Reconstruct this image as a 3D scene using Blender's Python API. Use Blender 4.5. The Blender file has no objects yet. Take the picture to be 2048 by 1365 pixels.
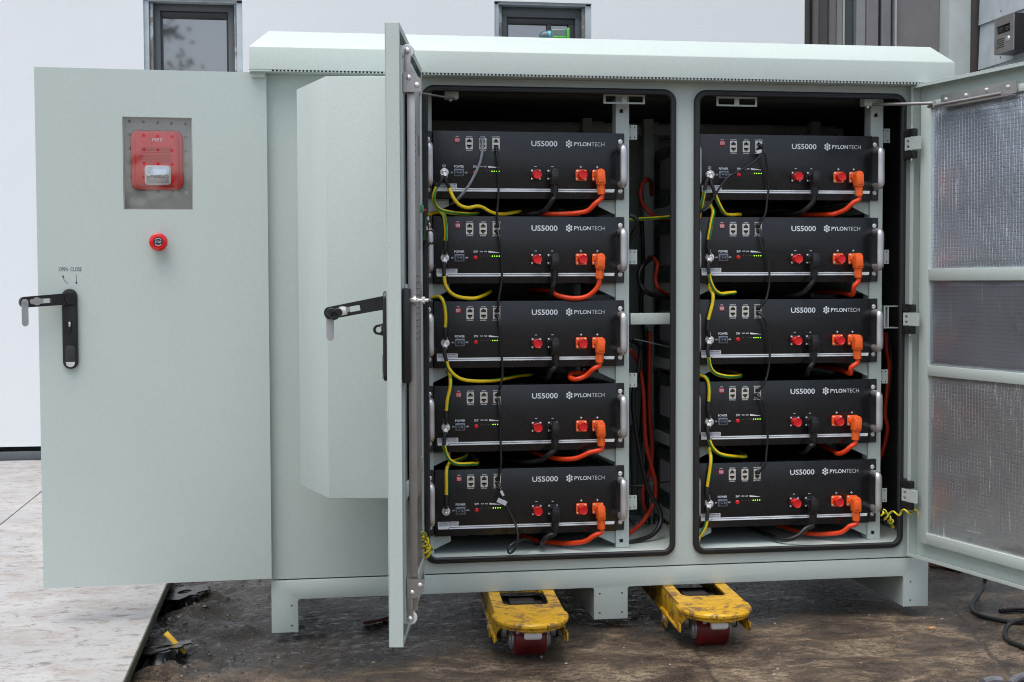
import bpy, bmesh, math, random
from mathutils import Vector, Matrix
from mathutils.geometry import tessellate_polygon
random.seed(7)
S = bpy.context.scene
COL = S.collection
R = math.radians
# ------------------------------------------------------------------ camera
F = 2735.15                       # focal length in pixels of the 2048 px wide photograph
CAM = Vector((-0.0141, -3.1759, 0.8345)); YAW, PITCH, ROLL = 0.1536, 0.0434, -0.0033
fw = Vector((math.sin(YAW)*math.cos(PITCH), math.cos(YAW)*math.cos(PITCH), -math.sin(PITCH)))
r0 = Vector((math.cos(YAW), -math.sin(YAW), 0)); u0 = r0.cross(fw)
rt = r0*math.cos(ROLL)+u0*math.sin(ROLL); up = -r0*math.sin(ROLL)+u0*math.cos(ROLL)
cam = bpy.data.cameras.new('camera'); co = bpy.data.objects.new('camera', cam); COL.objects.link(co)
cam.sensor_width = 36; cam.lens = F/2048*36; cam.clip_end = 500; cam.clip_start = .05
co.matrix_world = Matrix(((rt.x, up.x, -fw.x, CAM.x), (rt.y, up.y, -fw.y, CAM.y), (rt.z, up.z, -fw.z, CAM.z), (0, 0, 0, 1)))
S.camera = co
S.cycles.filter_width = 1.05
# ------------------------------------------------------------------ light: overcast day
w = bpy.data.worlds.new('World'); S.world = w; w.use_nodes = True
nt = w.node_tree; nt.nodes.clear()
sky = nt.nodes.new('ShaderNodeTexSky'); sky.sky_type = 'NISHITA'; sky.sun_disc = False
SUN_EL, SUN_AZ = R(72), R(222)
sky.sun_elevation = SUN_EL; sky.sun_rotation = SUN_AZ; sky.air_density = 1.0; sky.dust_density = 4.0; sky.ozone_density = 1.0
hs = nt.nodes.new('ShaderNodeHueSaturation'); hs.inputs['Saturation'].default_value = .72
bg = nt.nodes.new('ShaderNodeBackground'); bg.inputs[1].default_value = .13
wo = nt.nodes.new('ShaderNodeOutputWorld')
nt.links.new(sky.outputs[0], hs.inputs['Color']); nt.links.new(hs.outputs[0], bg.inputs[0]); nt.links.new(bg.outputs[0], wo.inputs[0])
sl = bpy.data.lights.new('sun', 'SUN'); sl.energy = 1.1; sl.angle = R(60); sl.color = (.97, .99, 1)
so = bpy.data.objects.new('sun', sl); COL.objects.link(so)
sd = Vector((math.sin(SUN_AZ)*math.cos(SUN_EL), math.cos(SUN_AZ)*math.cos(SUN_EL), math.sin(SUN_EL)))
so.rotation_euler = sd.to_track_quat('Z', 'Y').to_euler()
S.view_settings.view_transform = 'Standard'; S.view_settings.look = 'None'; S.view_settings.exposure = .76; S.view_settings.gamma = 1

# ------------------------------------------------------------------ helpers
def at(u, v, X=None, Y=None, Z=None):
    d = fw + rt*((u-1024)/F) - up*((v-682.5)/F)
    t = (X-CAM.x)/d.x if X is not None else (Y-CAM.y)/d.y if Y is not None else (Z-CAM.z)/d.z
    return CAM + d*t
def P(l): return [at(u, v, Y=y) for u, v, y in l]
class Frame:                       # a door's own axes: s along the door, n along its normal, z up
    def __init__(s, h, d, n): s.h, s.d, s.n = Vector((h[0], h[1], 0)), Vector((d[0], d[1], 0)).normalized(), Vector((n[0], n[1], 0)).normalized()
    def M(s): return Matrix(((s.d.x, s.n.x, 0, s.h.x), (s.d.y, s.n.y, 0, s.h.y), (0, 0, 1, 0), (0, 0, 0, 1)))
    def on(s, u, v, n=None, sv=None):
        d = fw + rt*((u-1024)/F) - up*((v-682.5)/F)
        ax = s.n if n is not None else s.d
        p0 = s.h + ax*(n if n is not None else sv)
        t = (p0-CAM).to_2d().dot(ax.to_2d())/d.to_2d().dot(ax.to_2d()); p = CAM+d*t
        return ((p-s.h).to_2d().dot((s.d if n is not None else s.n).to_2d()), p.z)

MATS = {}
def nodes(name):
    m = bpy.data.materials.new(name); m.use_nodes = True; MATS[name] = m
    t = m.node_tree; return m, t, t.nodes['Principled BSDF']
def N(t, typ, **kw):
    n = t.nodes.new(typ)
    for k, v in kw.items():
        if k in n.inputs: n.inputs[k].default_value = v
        else: setattr(n, k, v)
    return n
def ramp(t, src, stops, mode='RGBA'):
    r = t.nodes.new('ShaderNodeValToRGB'); e = r.color_ramp.elements
    while len(e) < len(stops): e.new(.5)
    for i, (p, c) in enumerate(stops):
        e[i].position = p; e[i].color = (*c, 1) if isinstance(c, (tuple, list)) else (c, c, c, 1)
    t.links.new(src, r.inputs[0]); return r.outputs[0]
def mix(t, fac, a, b, blend='MIX'):
    m = t.nodes.new('ShaderNodeMix'); m.data_type = 'RGBA'; m.blend_type = blend
    for k, v in ((0, fac), (6, a), (7, b)):
        if hasattr(v, 'links') or isinstance(v, bpy.types.NodeSocket): t.links.new(v, m.inputs[k])
        else: m.inputs[k].default_value = v if k == 0 else (*v, 1)
    return m.outputs[2]
def coords(t, kind='Object', scale=(1, 1, 1)):
    tc = t.nodes.new('ShaderNodeTexCoord'); mp = t.nodes.new('ShaderNodeMapping'); mp.inputs['Scale'].default_value = scale
    t.links.new(tc.outputs[kind], mp.inputs[0]); return mp.outputs[0]
def noise(t, vec, scale, detail=4, rough=.55, dist=0):
    n = N(t, 'ShaderNodeTexNoise', Scale=scale, Detail=detail, Roughness=rough, Distortion=dist); t.links.new(vec, n.inputs['Vector']); return n.outputs[0]
def bump(t, b, h, strength, dist=.001):
    n = N(t, 'ShaderNodeBump', Strength=strength, Distance=dist); t.links.new(h, n.inputs['Height']); t.links.new(n.outputs[0], b.inputs['Normal']); return n
def simple(name, col, rough=.5, metal=0, spec=.5, var=.06, bs=0, bscale=400, coat=0, emit=None):
    m, t, b = nodes(name)
    v = coords(t)
    n1 = noise(t, v, 14, 4)
    c = mix(t, 1.0, tuple(col), ramp(t, n1, [(.3, 1-var), (.7, 1+var)]), 'MULTIPLY')
    t.links.new(c, b.inputs['Base Color'])
    t.links.new(ramp(t, noise(t, v, 30, 5), [(.3, max(rough-.07, .02)), (.7, min(rough+.07, 1))]), b.inputs['Roughness'])
    b.inputs['Metallic'].default_value = metal; b.inputs['Specular IOR Level'].default_value = spec; b.inputs['Coat Weight'].default_value = coat
    if bs: bump(t, b, noise(t, v, bscale, 2), bs, .0006)
    if emit: b.inputs['Emission Color'].default_value = (*emit[0], 1); b.inputs['Emission Strength'].default_value = emit[1]
    return m
# painted sheet metal of the cabinet
def paint():
    m, t, b = nodes('grey_green_powder_coat'); v = coords(t)
    big = noise(t, v, 1.7, 4); spk = noise(t, v, 420, 2); dirt = noise(t, v, 9, 6, .7, .4)
    c = mix(t, ramp(t, big, [(.3, 0), (.7, 1)]), (.485, .555, .520), (.510, .580, .545))
    c = mix(t, ramp(t, dirt, [(.60, 0), (.80, .16)]), c, (.40, .42, .39))
    vo = N(t, 'ShaderNodeTexVoronoi', Scale=19); t.links.new(v, vo.inputs['Vector'])
    c = mix(t, ramp(t, vo.outputs['Distance'], [(.012, .65), (.022, 0)]), c, (.16, .16, .15))
    t.links.new(c, b.inputs['Base Color'])
    t.links.new(ramp(t, dirt, [(.3, .38), (.8, .55)]), b.inputs['Roughness']); b.inputs['Specular IOR Level'].default_value = .4
    fine = noise(t, v, 170, 3, .6)
    c2 = mix(t, 1.0, c, ramp(t, fine, [(.3, .97), (.7, 1.03)]), 'MULTIPLY'); t.links.new(c2, b.inputs['Base Color'])
    sm_ = t.nodes.new('ShaderNodeMapping'); sm_.inputs['Scale'].default_value = (2, 2, .5); t.links.new(v, sm_.inputs[0])
    t.links.new(ramp(t, noise(t, sm_.outputs[0], 4, 6, .7, .8), [(.35, .34), (.7, .56)]), b.inputs['Roughness'])
    bump(t, b, fine, .38, .0008); return m
PAINT = paint()
RUBBER = simple('black_rubber', (.018, .018, .021), .5, bs=.15, bscale=200)
CASE = simple('charcoal_textured_coating', (.0055, .0062, .0075), .30, spec=.6, bs=.05, bscale=700, var=.1)
EARM = simple('charcoal_smooth_coating', (.011, .012, .013), .38, spec=.7)
BLACK = simple('black_plastic', (.012, .012, .013), .35)
DARKH = simple('dark_hollow', (.004, .004, .004), .9)
ALU = simple('satin_aluminium', (.66, .66, .67), .46, .85, var=.08)
STEEL = simple('brushed_steel', (.44, .425, .41), .42, .8, var=.10, bs=.1, bscale=120)
CHROME = simple('bright_zinc', (.86, .86, .85), .30, .75)
ZINC = simple('pale_zinc_plate', (.72, .73, .74), .35, .25)
TIN = simple('port_metal', (.74, .72, .66), .35, .3, var=.1)
RED = simple('red_plastic', (.70, .012, .014), .38)
REDG = simple('red_glossy_plastic', (.64, .006, .009), .16, coat=.5)
ORANGE = simple('orange_plastic', (.95, .14, .018), .45)
ORCABLE = simple('orange_red_cable_jacket', (.80, .055, .008), .42)
SHADED_ORCABLE = simple('shaded_orange_red_cable_jacket', (.42, .028, .010), .45)  # orange-red jacket darkened: depth shading between the racks put into its colour
BLCABLE = simple('black_cable_jacket', (.012, .012, .013), .38)
GREYC = simple('grey_cable_jacket', (.22, .25, .28), .4)
WHITEP = simple('white_print', (.80, .86, .90), .6, var=.02)
LABELW = simple('white_label', (.60, .63, .68), .55, var=.03)
INK = simple('black_print', (.03, .035, .05), .6)
WPLAS = simple('white_nylon', (.78, .80, .82), .35)
SMOKE = simple('smoky_clear_plastic', (.11, .13, .17), .12, spec=.8, coat=.6)
LEDG = simple('lit_green_lamp', (.2, .6, .02), .4, emit=((.38, 1, .03), .9))
LEDO = simple('unlit_lamp', (.06, .09, .06), .4)
LEDR = simple('unlit_red_lamp', (.12, .02, .02), .4)
GREENP = simple('green_terminal_plastic', (.06, .27, .12), .45)
GALV = simple('galvanised_sheet', (.42, .43, .43), .45, .6, var=.15, bs=.2, bscale=60)
def stripe():
    m, t, b = nodes('yellow_green_cable_jacket')
    tc = t.nodes.new('ShaderNodeUVMap'); sp = t.nodes.new('ShaderNodeSeparateXYZ'); t.links.new(tc.outputs[0], sp.inputs[0])
    fr = N(t, 'ShaderNodeMath', operation='PINGPONG'); fr.inputs[1].default_value = .25; t.links.new(sp.outputs[0], fr.inputs[0])
    c = ramp(t, fr.outputs[0], [(0, (.82, .57, .01)), (.155, (.02, .20, .04))])
    c.node.color_ramp.interpolation = 'CONSTANT'
    t.links.new(c, b.inputs['Base Color']); b.inputs['Roughness'].default_value = .4; return m
YG = stripe()
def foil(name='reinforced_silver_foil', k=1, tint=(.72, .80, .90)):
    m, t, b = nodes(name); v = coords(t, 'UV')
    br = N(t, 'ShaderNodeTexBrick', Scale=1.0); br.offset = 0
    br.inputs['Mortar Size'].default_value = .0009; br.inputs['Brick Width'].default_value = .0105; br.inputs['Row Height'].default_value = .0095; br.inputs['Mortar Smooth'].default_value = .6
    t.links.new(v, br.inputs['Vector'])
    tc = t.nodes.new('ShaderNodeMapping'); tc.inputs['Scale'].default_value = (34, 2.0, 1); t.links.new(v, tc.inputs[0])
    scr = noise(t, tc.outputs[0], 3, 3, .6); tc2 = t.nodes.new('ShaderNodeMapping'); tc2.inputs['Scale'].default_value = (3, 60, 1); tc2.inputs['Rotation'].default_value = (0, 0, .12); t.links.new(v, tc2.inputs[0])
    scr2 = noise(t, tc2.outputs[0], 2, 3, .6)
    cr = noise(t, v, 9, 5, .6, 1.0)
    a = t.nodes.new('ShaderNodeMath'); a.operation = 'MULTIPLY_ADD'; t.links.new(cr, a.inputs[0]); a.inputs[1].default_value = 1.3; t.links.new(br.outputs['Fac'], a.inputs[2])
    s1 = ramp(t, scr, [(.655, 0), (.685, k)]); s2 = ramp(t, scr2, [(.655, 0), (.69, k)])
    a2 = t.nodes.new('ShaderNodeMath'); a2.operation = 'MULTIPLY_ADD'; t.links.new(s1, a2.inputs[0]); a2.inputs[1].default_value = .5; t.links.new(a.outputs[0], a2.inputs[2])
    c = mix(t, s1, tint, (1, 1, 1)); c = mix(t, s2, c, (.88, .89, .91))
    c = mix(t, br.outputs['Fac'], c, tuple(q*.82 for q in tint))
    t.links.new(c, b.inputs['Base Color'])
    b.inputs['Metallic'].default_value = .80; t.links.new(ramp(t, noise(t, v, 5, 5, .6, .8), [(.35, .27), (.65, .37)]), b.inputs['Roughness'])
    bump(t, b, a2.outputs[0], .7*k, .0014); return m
FOIL = [foil('dim_reflection_foil_lower', 1, (.56, .57, .59)), foil('smooth_dim_reflection_foil_middle', .3, (.44, .48, .54)), foil()]  # same foil, with each panel's reflected brightness put into its tint
def plaster():
    m, t, b = nodes('white_render'); v = coords(t)
    c = mix(t, ramp(t, noise(t, v, .8, 5), [(.3, 0), (.7, 1)]), (.78, .815, .83), (.84, .87, .88))
    c = mix(t, ramp(t, noise(t, v, 5, 6, .7), [(.66, 0), (.82, .2)]), c, (.6, .6, .6))
    t.links.new(c, b.inputs['Base Color']); b.inputs['Roughness'].default_value = .85
    bump(t, b, noise(t, v, 110, 4), .25, .003); return m
PLASTER = plaster()
def rough_plaster():
    m, t, b = nodes('unfinished_reveal_plaster'); v = coords(t)
    n1 = noise(t, v, 14, 6, .65, .6)
    c = ramp(t, n1, [(.35, (.20, .20, .18)), (.48, (.30, .29, .24)), (.53, (.50, .54, .56)), (.7, (.60, .64, .67))])
    t.links.new(c, b.inputs['Base Color']); b.inputs['Roughness'].default_value = .9; bump(t, b, n1, .6, .004); return m
REVEAL = rough_plaster()
WINFR = simple('grey_window_frame', (.10, .115, .125), .4)
WINFD = simple('dark_window_frame', (.045, .045, .045), .4)
def glass_dark():
    m, t, b = nodes('window_glass'); b.inputs['Base Color'].default_value = (.05, .05, .055, 1)
    b.inputs['Roughness'].default_value = .04; b.inputs['Specular IOR Level'].default_value = 1.0; b.inputs['Coat Weight'].default_value = 1; b.inputs['IOR'].default_value = 2.2
    v = coords(t); bump(t, b, noise(t, v, 3, 2), .03, .01); return m
WGLASS = glass_dark()
def clear():
    m = bpy.data.materials.new('clear_cover_sheet'); m.use_nodes = True; t = m.node_tree; t.nodes.clear()
    o = N(t, 'ShaderNodeOutputMaterial'); mx = N(t, 'ShaderNodeMixShader'); tr = N(t, 'ShaderNodeBsdfTransparent'); g = N(t, 'ShaderNodeBsdfGlossy', Roughness=.03)
    tr.inputs[0].default_value = (.93, .94, .94, 1)
    mx.inputs[0].default_value = .095
    t.links.new(tr.outputs[0], mx.inputs[1]); t.links.new(g.outputs[0], mx.inputs[2]); t.links.new(mx.outputs[0], o.inputs[0]); return m
CLEAR = clear()
def ground_mat():
    m, t, b = nodes('wet_earthy_concrete'); v = coords(t)
    st = t.nodes.new('ShaderNodeMapping'); st.inputs['Scale'].default_value = (1, 1.6, 1); t.links.new(v, st.inputs[0]); sv = st.outputs[0]
    big = noise(t, v, 1.1, 5, .6, .4); mid = noise(t, sv, 6, 8, .72, .5); fine = noise(t, sv, 42, 6, .75); gr = noise(t, v, 150, 3, .75); gr2 = noise(t, v, 330, 2, .6)
    c = ramp(t, mid, [(.35, (.026, .015, .008)), (.45, (.090, .056, .031)), (.54, (.225, .158, .096)), (.68, (.45, .345, .23))])
    c = mix(t, ramp(t, fine, [(.40, .9), (.52, 0)]), c, (.050, .035, .023))
    c = mix(t, ramp(t, gr, [(.36, .85), (.46, 0)]), c, (.034, .024, .016))
    c = mix(t, ramp(t, gr2, [(.60, 0), (.70, .7)]), c, (.44, .39, .32))
    # darker soaked earth towards the slab side and further back: a stain with its own shape
    sp = t.nodes.new('ShaderNodeSeparateXYZ'); t.links.new(v, sp.inputs[0])
    m1 = N(t, 'ShaderNodeMath', operation='MULTIPLY_ADD'); t.links.new(sp.outputs[0], m1.inputs[0]); m1.inputs[1].default_value = -.42; m1.inputs[2].default_value = .42
    m2 = N(t, 'ShaderNodeMath', operation='MULTIPLY_ADD'); t.links.new(sp.outputs[1], m2.inputs[0]); m2.inputs[1].default_value = 1.9; t.links.new(m1.outputs[0], m2.inputs[2])
    m3 = N(t, 'ShaderNodeMath', operation='MULTIPLY_ADD'); t.links.new(noise(t, v, 3.2, 7, .68, .6), m3.inputs[0]); m3.inputs[1].default_value = 1.7; t.links.new(m2.outputs[0], m3.inputs[2])
    wet = ramp(t, m3.outputs[0], [(.66, 0), (1.0, 1)])
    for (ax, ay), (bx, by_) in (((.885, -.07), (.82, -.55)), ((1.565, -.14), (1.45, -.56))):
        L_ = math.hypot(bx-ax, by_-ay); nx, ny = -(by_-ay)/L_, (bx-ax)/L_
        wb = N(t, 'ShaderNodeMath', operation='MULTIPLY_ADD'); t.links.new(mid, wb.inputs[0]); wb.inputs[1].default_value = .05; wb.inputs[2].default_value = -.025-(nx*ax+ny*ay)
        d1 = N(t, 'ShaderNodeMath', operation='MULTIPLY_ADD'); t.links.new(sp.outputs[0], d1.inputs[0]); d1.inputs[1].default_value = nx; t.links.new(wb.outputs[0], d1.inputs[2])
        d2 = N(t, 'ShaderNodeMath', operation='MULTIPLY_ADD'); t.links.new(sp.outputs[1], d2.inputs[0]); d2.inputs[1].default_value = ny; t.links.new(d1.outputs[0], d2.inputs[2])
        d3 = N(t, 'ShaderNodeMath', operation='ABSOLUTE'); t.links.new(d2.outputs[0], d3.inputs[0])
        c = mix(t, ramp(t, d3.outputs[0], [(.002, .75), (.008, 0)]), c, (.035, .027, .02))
    c = mix(t, wet, c, mix(t, .85, c, (.008, .0065, .0055)))
    t.links.new(c, b.inputs['Base Color'])
    rr = ramp(t, mid, [(.36, .16), (.58, .72)]); r2 = mix(t, wet, rr, ramp(t, fine, [(.42, .05), (.58, .34)])); t.links.new(r2, b.inputs['Roughness'])
    b.inputs['Specular IOR Level'].default_value = .55
    a = N(t, 'ShaderNodeMath', operation='MULTIPLY_ADD'); t.links.new(fine, a.inputs[0]); a.inputs[1].default_value = .8; t.links.new(mid, a.inputs[2])
    a9 = N(t, 'ShaderNodeMath', operation='MULTIPLY_ADD'); t.links.new(gr, a9.inputs[0]); a9.inputs[1].default_value = .35; t.links.new(a.outputs[0], a9.inputs[2])
    bump(t, b, a9.outputs[0], 1.0, .014); return m
GROUND = ground_mat()
def tile_mat():
    m, t, b = nodes('pale_stained_porcelain_paving'); v = coords(t)
    st = t.nodes.new('ShaderNodeMapping'); st.inputs['Scale'].default_value = (.85, 1.35, 1); t.links.new(v, st.inputs[0]); sv = st.outputs[0]
    c = mix(t, ramp(t, noise(t, sv, 2.6, 6), [(.35, 0), (.65, 1)]), (.36, .355, .345), (.46, .452, .44))
    c = mix(t, ramp(t, noise(t, sv, 9, 8, .72, .6), [(.49, 0), (.61, .42)]), c, (.27, .20, .155))
    c = mix(t, ramp(t, noise(t, sv, 26, 8, .75, .4), [(.545, 0), (.62, .7)]), c, (.12, .09, .075))
    c = mix(t, ramp(t, noise(t, sv, 80, 4, .7), [(.58, 0), (.66, .6)]), c, (.14, .11, .09))
    t.links.new(c, b.inputs['Base Color']); t.links.new(ramp(t, noise(t, sv, 5, 5), [(.35, .32), (.65, .6)]), b.inputs['Roughness'])
    bump(t, b, noise(t, sv, 40, 5), .25, .002); return m
TILE = tile_mat()
def moss():
    m, t, b = nodes('mossy_tile_edge'); v = coords(t)
    t.links.new(ramp(t, noise(t, v, 60, 6, .7), [(.35, (.03, .035, .018)), (.6, (.09, .10, .055)), (.75, (.16, .14, .10))]), b.inputs['Base Color']); b.inputs['Roughness'].default_value = .9
    bump(t, b, noise(t, v, 150, 4), .8, .003); return m
MOSS = moss()
def yellow():
    m, t, b = nodes('chipped_yellow_paint'); v = coords(t)
    n1 = noise(t, v, 22, 7, .7, .8)
    st = t.nodes.new('ShaderNodeMapping'); st.inputs['Scale'].default_value = (1, 6, 1); st.inputs['Rotation'].default_value = (0, 0, .9); t.links.new(v, st.inputs[0])
    n2 = noise(t, st.outputs[0], 30, 6, .7, 1.2)
    c = mix(t, ramp(t, n1, [(.4, 0), (.7, 1)]), (.74, .42, .012), (.56, .30, .018))
    c = mix(t, ramp(t, n1, [(.53, 0), (.58, .8)]), c, (.17, .10, .055))
    c = mix(t, ramp(t, n2, [(.555, 0), (.59, .9)]), c, (.045, .03, .02))
    t.links.new(c, b.inputs['Base Color']); t.links.new(ramp(t, n1, [(.5, .38), (.65, .75)]), b.inputs['Roughness']); bump(t, b, n1, .4, .0015); return m
YELLOW = yellow()
WHEEL = simple('dirty_red_polyurethane', (.15, .010, .011), .35, var=.5, bs=.3, bscale=90)
def boards():
    m, t, b = nodes('pale_grey_board'); v = coords(t)
    n1 = noise(t, v, 6, 6, .65, .4)
    c = ramp(t, n1, [(.3, (.36, .41, .44)), (.6, (.50, .55, .58)), (.8, (.58, .62, .64))])
    t.links.new(c, b.inputs['Base Color']); b.inputs['Roughness'].default_value = .8; bump(t, b, noise(t, v, 200, 4), .7, .002); return m
BOARD = boards()
PALEP = simple('pale_green_grey_post', (.50, .55, .53), .5)

def sm(a):                                  # Catmull-Rom smoothing of a path
    if len(a) < 3: return a
    out = []; n = len(a)
    for i in range(n-1):
        p0, p1, p2, p3 = a[max(i-1, 0)], a[i], a[i+1], a[min(i+2, n-1)]
        k = max(3, min(10, int((p2-p1).length/.006)))
        for j in range(k):
            t = j/k
            out.append(.5*((2*p1)+(p2-p0)*t+(2*p0-5*p1+4*p2-p3)*t*t+(3*p1-p0-3*p2+p3)*t**3))
    out.append(a[-1]); return out
def rrect(x0, x1, z0, z1, r, k=5):
    o = []
    for cx, cz, a in ((x1-r, z1-r, 0), (x0+r, z1-r, 90), (x0+r, z0+r, 180), (x1-r, z0+r, 270)):
        for i in range(k+1):
            t = R(a+90*i/k); o.append((cx+r*math.cos(t), cz+r*math.sin(t)))
    return o
def circ(x, z, r, k=16): return [(x+r*math.cos(2*math.pi*i/k), z+r*math.sin(2*math.pi*i/k)) for i in range(k)]
class G:
    def __init__(s, M=None): s.bm = bmesh.new(); s.M = M; s.uv = s.bm.loops.layers.uv.new('UVMap')
    def _add(s, vs, fs, mi=0, smooth=True, uvs=None):
        b = [s.bm.verts.new((s.M @ Vector(v)) if s.M else Vector(v)) for v in vs]
        for k, f in enumerate(fs):
            try: q = s.bm.faces.new([b[i] for i in f])
            except ValueError: continue
            q.material_index = mi; q.smooth = smooth
            if uvs:
                for l, uvv in zip(q.loops, uvs[k]): l[s.uv].uv = uvv
        return s
    def box(s, x0, x1, y0, y1, z0, z1, bev=0, mi=0, seg=2):
        t = bmesh.new(); bmesh.ops.create_cube(t, size=1)
        for v in t.verts: v.co = Vector(((x0+x1)/2+v.co.x*(x1-x0), (y0+y1)/2+v.co.y*(y1-y0), (z0+z1)/2+v.co.z*(z1-z0)))
        if bev: bmesh.ops.bevel(t, geom=list(t.edges), offset=min(bev, .49*min(abs(x1-x0), abs(y1-y0), abs(z1-z0))), segments=seg, affect='EDGES', profile=.5)
        return s._merge(t, mi)
    def _merge(s, t, mi=0):
        t.verts.index_update(); s._add([v.co.copy() for v in t.verts], [[v.index for v in f.verts] for f in t.faces], mi); t.free(); return s
    def prism(s, poly, holes=(), axis='y', a=0, b=.01, mi=0, bev=0):
        """polygon (with holes) in the plane across `axis`, extruded from a to b"""
        def m(p, q): return {'y': (p[0], q, p[1]), 'x': (q, p[0], p[1]), 'z': (p[0], p[1], q)}[axis]
        loops = [list(poly)]+[list(h) for h in holes]
        tri = tessellate_polygon([[Vector((x, y, 0)) for x, y in l] for l in loops])
        flat = [p for l in loops for p in l]; n = len(flat)
        t = bmesh.new(); vs = [t.verts.new(m(p, a)) for p in flat]+[t.verts.new(m(p, b)) for p in flat]
        for f in (tri if holes else [list(range(n))]):
            for o in (0, n):
                try: t.faces.new([vs[i+o] for i in f])
                except ValueError: pass
        k = 0
        for l in loops:
            L = len(l)
            for i in range(L):
                t.faces.new((vs[k+i], vs[k+(i+1) % L], vs[n+k+(i+1) % L], vs[n+k+i]))
            k += L
        bmesh.ops.recalc_face_normals(t, faces=list(t.faces))
        if bev and not holes:
            ed = [e for e in t.edges if len(e.link_faces) == 2 and e.link_faces[0].normal.angle(e.link_faces[1].normal) > 1.0 and abs(e.verts[0].co[{'y': 1, 'x': 0, 'z': 2}[axis]]-e.verts[1].co[{'y': 1, 'x': 0, 'z': 2}[axis]]) < 1e-7]
            bmesh.ops.bevel(t, geom=ed, offset=bev, segments=2, affect='EDGES', profile=.5)
        return s._merge(t, mi)
    def tube(s, pts, r, n=12, mi=0, cap=True, flat=None, twist=0, phase=0):
        """round section swept along pts; r a number or list; flat=(axis vector, factor) squashes it"""
        pts = [Vector(p) for p in pts]; m = len(pts); vs = []; fs = []; uvs = []
        rr = r if isinstance(r, (list, tuple)) else [r]*m
        tan = [(pts[min(i+1, m-1)]-pts[max(i-1, 0)]).normalized() for i in range(m)]
        ref = Vector((0, 0, 1)) if abs(tan[0].z) < .9 else Vector((1, 0, 0))
        nn = (ref-tan[0]*ref.dot(tan[0])).normalized(); L = 0; ls = []
        for i in range(m):
            if i: L += (pts[i]-pts[i-1]).length; nn = (nn-tan[i]*nn.dot(tan[i])).normalized()
            bb = tan[i].cross(nn); ls.append(L)
            for k in range(n):
                a = 2*math.pi*k/n+phase+twist*L
                o = (nn*math.cos(a)+bb*math.sin(a))*rr[i]
                if flat: o = o-flat[0]*o.dot(flat[0])*(1-flat[1])
                vs.append(pts[i]+o)
        for i in range(m-1):
            for k in range(n):
                fs.append((i*n+k, i*n+(k+1) % n, (i+1)*n+(k+1) % n, (i+1)*n+k))
                uvs.append(((k/n, ls[i]), ((k+1)/n, ls[i]), ((k+1)/n, ls[i+1]), (k/n, ls[i+1])))
        if cap:
            fs.append(tuple(range(n))[::-1]); uvs.append(((0, 0),)*n); fs.append(tuple((m-1)*n+k for k in range(n))); uvs.append(((0, 0),)*n)
        return s._add(vs, fs, mi, True, uvs)
    def cyl(s, p0, p1, r, r2=None, n=24, mi=0): return s.tube([p0, p1], [r, r if r2 is None else r2], n, mi)
    def turn(s, c, ax, prof, n=28, mi=0):   # lathe: prof = (distance along ax, radius)
        c, ax = Vector(c), Vector(ax).normalized(); ref = Vector((0, 0, 1)) if abs(ax.z) < .9 else Vector((1, 0, 0))
        e1 = ref.cross(ax).normalized(); e2 = ax.cross(e1); vs = []; fs = []
        for d, r in prof:
            for k in range(n):
                a = 2*math.pi*k/n; vs.append(c+ax*d+(e1*math.cos(a)+e2*math.sin(a))*max(r, 1e-5))
        for i in range(len(prof)-1):
            for k in range(n): fs.append((i*n+k, i*n+(k+1) % n, (i+1)*n+(k+1) % n, (i+1)*n+k))
        fs.append(tuple(range(n))[::-1]); fs.append(tuple((len(prof)-1)*n+k for k in range(n)))
        return s._add(vs, fs, mi)
    def quad(s, a, b, c, d, mi=0, uv=None): return s._add([a, b, c, d], [(0, 1, 2, 3)], mi, False, [uv] if uv else None)
ORI = {}
def part(name, g, mat, parent=None, label=None, local=False, kind=None, ang=35):
    bm = g.bm
    if parent is not None and not local:
        o = ORI[parent]; bmesh.ops.translate(bm, vec=-o, verts=list(bm.verts))
    bmesh.ops.recalc_face_normals(bm, faces=list(bm.faces))
    me = bpy.data.meshes.new(name); bm.to_mesh(me); bm.free()
    for mm in (mat if isinstance(mat, (list, tuple)) else [mat]): me.materials.append(mm)
    me.set_sharp_from_angle(angle=R(ang))
    ob = bpy.data.objects.new(name, me); COL.objects.link(ob)
    if parent is not None: ob.parent = parent; ORI[ob] = ORI[parent] if not local else Vector((0, 0, 0))
    else: ORI[ob] = Vector((0, 0, 0))
    if label: ob['label'] = label
    if kind: ob['kind'] = kind
    return ob
def thing(name, label, cat, loc=(0, 0, 0), group=None):
    o = bpy.data.objects.new(name, None); COL.objects.link(o); o.location = loc; o.empty_display_size = .05
    o['label'] = label; o['category'] = cat; ORI[o] = Vector(loc)
    if group: o['group'] = group
    return o
def tag(o, label, cat, group=None):
    o['label'] = label; o['category'] = cat
    if group: o['group'] = group
    return o
TXT = {}
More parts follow.
